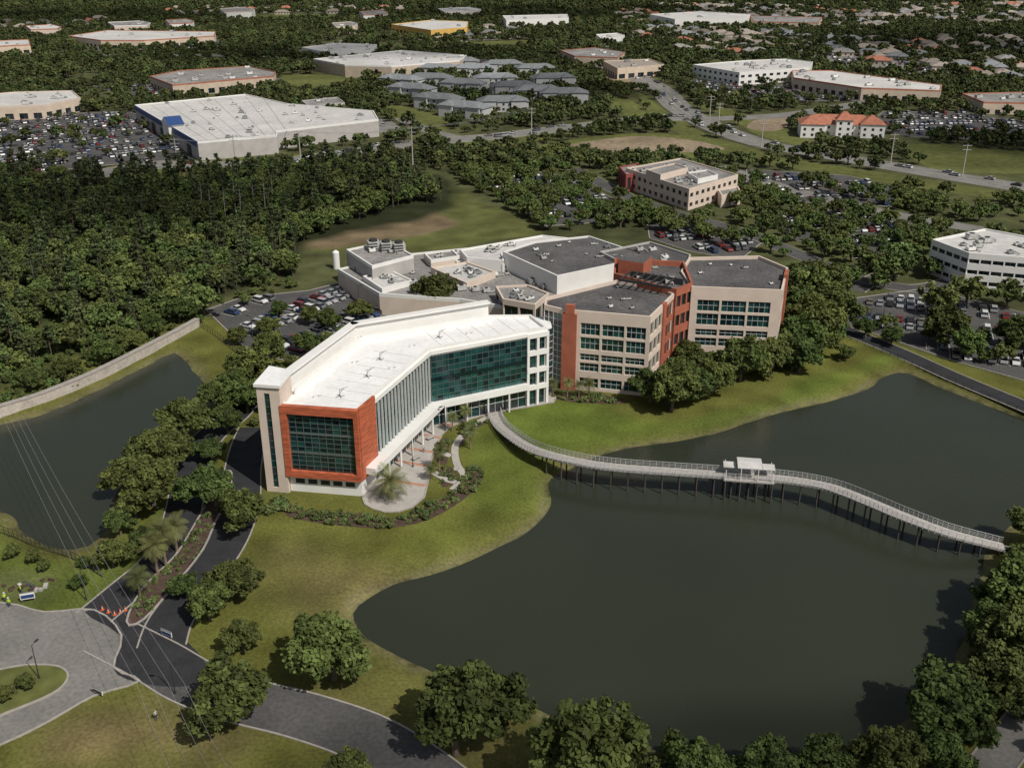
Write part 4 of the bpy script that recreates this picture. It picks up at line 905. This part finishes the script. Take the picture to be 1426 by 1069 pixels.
def sign(px,py,w,h,k,rot):
    x,y=P(px,py); mb=MB(); [mb.cyl((a*w*.42,0,0),(a*w*.42,0,h*.6),.06,.06,'steel',6) for a in (-1,1)]; mb.box(0,0,h*.35,w,.12,h*.65,'white'); mb.box(0,-.075,h*.45,w*.9,.03,h*.35,k); mb.box(0,0,h,w*1.03,.16,.08,'steel'); o=mb.done('sign_board'); o.location=(x,y,.03); o.rotation_euler[2]=rot
sign(40,838,2.2,1.8,'blue',.3); sign(233,888,2.2,1.4,'blue',-.5); sign(137,968,2.0,1.2,'dark',-.5)
mb=MB()
for i in range(14):
    x,y=rng.uniform(-4,4),rng.uniform(-1.5,1.5); mb.box(x,y,0,rng.uniform(.4,1.2),rng.uniform(.3,.7),rng.uniform(.2,.6),random.choice(['creamd','asph2','mulch','mulch']),rng.uniform(0,3))
o=mb.done('building_material_pile'); q=P(38,815); o.location=(q[0],q[1],0)
for px,py,r in [(580,640,.9),(560,665,1.),(600,612,.8),(636,655,1.2),(690,566,.3)]:
    mb=MB(); mb.box(0,0,.4,1.8,.5,.08,'deck'); mb.box(0,.27,.5,1.8,.06,.4,'deck'); [mb.box(a,0,0,.1,.45,.4,'steel') for a in (-.7,.7)]; o=mb.done('park_bench'); q=P(px,py); o.location=(q[0],q[1],.07); o.rotation_euler[2]=r
def person(px,py,rot,pose=0,top='hivis'):
    J=[(0,0,.95),(0,0,1.2),(0,0,1.42),(0,0,1.52),(0,.01,1.62),(0,.0,1.74),(.19,0,1.4),(.27,.03+.1*pose,1.12),(.28,.18+.15*pose,.92),(-.19,0,1.4),(-.27,-.03,1.12),(-.28,.1,.9),(.1,0,.9),(.12,.12,.5),(.12,.05,.08),(.12,.2,.04),(-.1,0,.9),(-.12,-.05,.5),(-.12,-.2,.08),(-.12,-.05,.04)]
    R=[.15,.14,.15,.06,.095,.09,.07,.05,.035,.07,.05,.035,.1,.07,.05,.04,.1,.07,.05,.04]
    E_=[(0,1),(1,2),(2,3),(3,4),(4,5),(2,6),(6,7),(7,8),(2,9),(9,10),(10,11),(0,12),(12,13),(13,14),(14,15),(0,16),(16,17),(17,18),(18,19)]
    me=bpy.data.meshes.new('body'); me.from_pydata(J,E_,[]); o=bpy.data.objects.new('body',me); link(o); sk=o.modifiers.new('s','SKIN'); o.modifiers.new('u','SUBSURF').levels=1
    for i,v in enumerate(me.skin_vertices[0].data): v.radius=(R[i],R[i]*.8); v.use_root=(i==0)
    m=M['skin'].copy(); m.name='clothed_figure'; N=m.node_tree.nodes; L=m.node_tree.links; tc=N.new('ShaderNodeTexCoord'); sx=N.new('ShaderNodeSeparateXYZ'); L.new(tc.outputs['Object'],sx.inputs[0]); cr=N.new('ShaderNodeValToRGB'); cr.color_ramp.interpolation='CONSTANT'
    dv=N.new('ShaderNodeMath'); dv.operation='MULTIPLY'; dv.inputs[1].default_value=.5; L.new(sx.outputs[2],dv.inputs[0]); L.new(dv.outputs[0],cr.inputs[0]); el=cr.color_ramp.elements
    tcx={'hivis':(.45,.6,.05,1),'w':(.4,.4,.42,1)}[top]; el[0].color=(.02,.02,.02,1); el[1].position=.06; el[1].color=(.04,.05,.09,1)
    x=el.new(.48); x.color=tcx; x=el.new(.745); x.color=(.4,.25,.18,1); x=el.new(.86); x.color=(.6,.5,.1,1) if top=='hivis' else (.05,.03,.02,1)
    L.new(cr.outputs[0],N['Principled BSDF'].inputs['Base Color']); me.materials.append(m)
    e_=empty('construction_worker' if top=='hivis' else 'pedestrian'); o.parent=e_
    if top=='hivis':
        mb=MB(); mb.cyl((0,0,1.76),(0,0,1.79),.17,.16,'paint',10); mb.cyl((0,0,1.79),(0,0,1.88),.13,.07,'paint',10); mb.done('hard_hat',e_)
    x,y=P(px,py); e_.location=(x,y,.05); e_.rotation_euler[2]=rot
person(8,838,.5,1); person(30,826,2.,1); person(14,845,3.); person(218,1002,1.,0,'w'); person(590,630,.3,0,'w'); person(700,572,2.,0,'w')
# ---------------- light, unseen shadow clouds, world, camera ----------------
EL=math.radians(50); az=math.radians(-46)
d=Vector((math.cos(EL)*math.cos(az),math.cos(EL)*math.sin(az),math.sin(EL)))
l=bpy.data.lights.new('sun','SUN'); l.energy=3.9; l.angle=math.radians(.5); l.color=(1,.95,.87); o=bpy.data.objects.new('sun',l); link(o); o.rotation_euler=d.to_track_quat('Z','Y').to_euler(); o.location=(100,-60,200)
cm=bpy.data.materials.new('shadow_cloud_veil'); cm.use_nodes=True; N=cm.node_tree.nodes; L=cm.node_tree.links; N.remove(N['Principled BSDF'])  # part-transparent skin, softens the shade thrown by the added clouds
df=N.new('ShaderNodeBsdfDiffuse'); df.inputs[0].default_value=(.85,.85,.87,1); tr=N.new('ShaderNodeBsdfTransparent'); mx=N.new('ShaderNodeMixShader'); ge=N.new('ShaderNodeNewGeometry'); nz=N.new('ShaderNodeTexNoise'); nz.inputs['Scale'].default_value=.018; nz.inputs['Detail'].default_value=3
tc=N.new('ShaderNodeTexCoord'); vl=N.new('ShaderNodeVectorMath'); vl.operation='LENGTH'; mvv=N.new('ShaderNodeVectorMath'); mvv.operation='MULTIPLY'; mvv.inputs[1].default_value=(1,1,0); L.new(tc.outputs['Object'],mvv.inputs[0]); L.new(mvv.outputs[0],vl.inputs[0])
L.new(ge.outputs['Position'],nz.inputs['Vector']); ed=N.new('ShaderNodeMapRange'); ed.inputs[1].default_value=.45; ed.inputs[2].default_value=1.0; ed.inputs[3].default_value=1; ed.inputs[4].default_value=-.1; L.new(vl.outputs['Value'],ed.inputs[0])
nr=N.new('ShaderNodeMapRange'); nr.inputs[1].default_value=.35; nr.inputs[2].default_value=.6; nr.inputs[3].default_value=.15; nr.inputs[4].default_value=.6; L.new(nz.outputs['Fac'],nr.inputs[0])
mu=N.new('ShaderNodeMath'); mu.operation='MULTIPLY'; mu.use_clamp=True; L.new(ed.outputs[0],mu.inputs[0]); L.new(nr.outputs[0],mu.inputs[1]); L.new(mu.outputs[0],mx.inputs[0]); L.new(tr.outputs[0],mx.inputs[1]); L.new(df.outputs[0],mx.inputs[2]); L.new(mx.outputs[0],N['Material Output'].inputs[0])
import bmesh
bm=bmesh.new(); bmesh.ops.create_icosphere(bm,subdivisions=4,radius=1)
from mathutils import noise as mnoise
for v in bm.verts: v.co*=1+.22*mnoise.noise(v.co*2.3)
cme=bpy.data.meshes.new('shadow_cloud'); bm.to_mesh(cme); bm.free(); cme.materials.append(cm); cme.shade_smooth()
HC=700.
for gx,gy,rx,ry in [(-180,400,150,75),(30,88,110,22),(290,520,140,70),(-150,900,230,90),(440,1000,240,130),(60,1350,380,120),(-500,1300,250,150),(20,690,110,50)]:  # off-frame clouds added to throw shade on these ground patches
    c=bpy.data.objects.new('shadow_cloud',cme); link(c); t=HC/d.z; c.location=(gx+d.x*t,gy+d.y*t,HC); c.scale=(rx,ry,22); c.rotation_euler[2]=.1
w=bpy.data.worlds.new('World'); S.world=w; w.use_nodes=True; nt=w.node_tree; sk=nt.nodes.new('ShaderNodeTexSky'); sk.sky_type='NISHITA'; sk.sun_disc=False; sk.sun_elevation=EL; sk.sun_rotation=math.radians(90)-az; sk.dust_density=2.
hs=nt.nodes.new('ShaderNodeHueSaturation'); hs.inputs['Saturation'].default_value=.55; nt.links.new(sk.outputs[0],hs.inputs['Color'])
bg=nt.nodes['Background']; nt.links.new(hs.outputs[0],bg.inputs[0]); bg.inputs[1].default_value=.062
S.view_settings.view_transform='Standard'; S.view_settings.look='None'; S.view_settings.exposure=0
cam=bpy.data.cameras.new('camera'); cam.sensor_width=36; cam.lens=36*FPX/1426; cam.clip_end=20000; o=bpy.data.objects.new('camera',cam); link(o); o.location=(0,0,H); o.rotation_euler=(math.radians(90)-PITCH,0,0); S.camera=o
print('end',time.time()-T0)
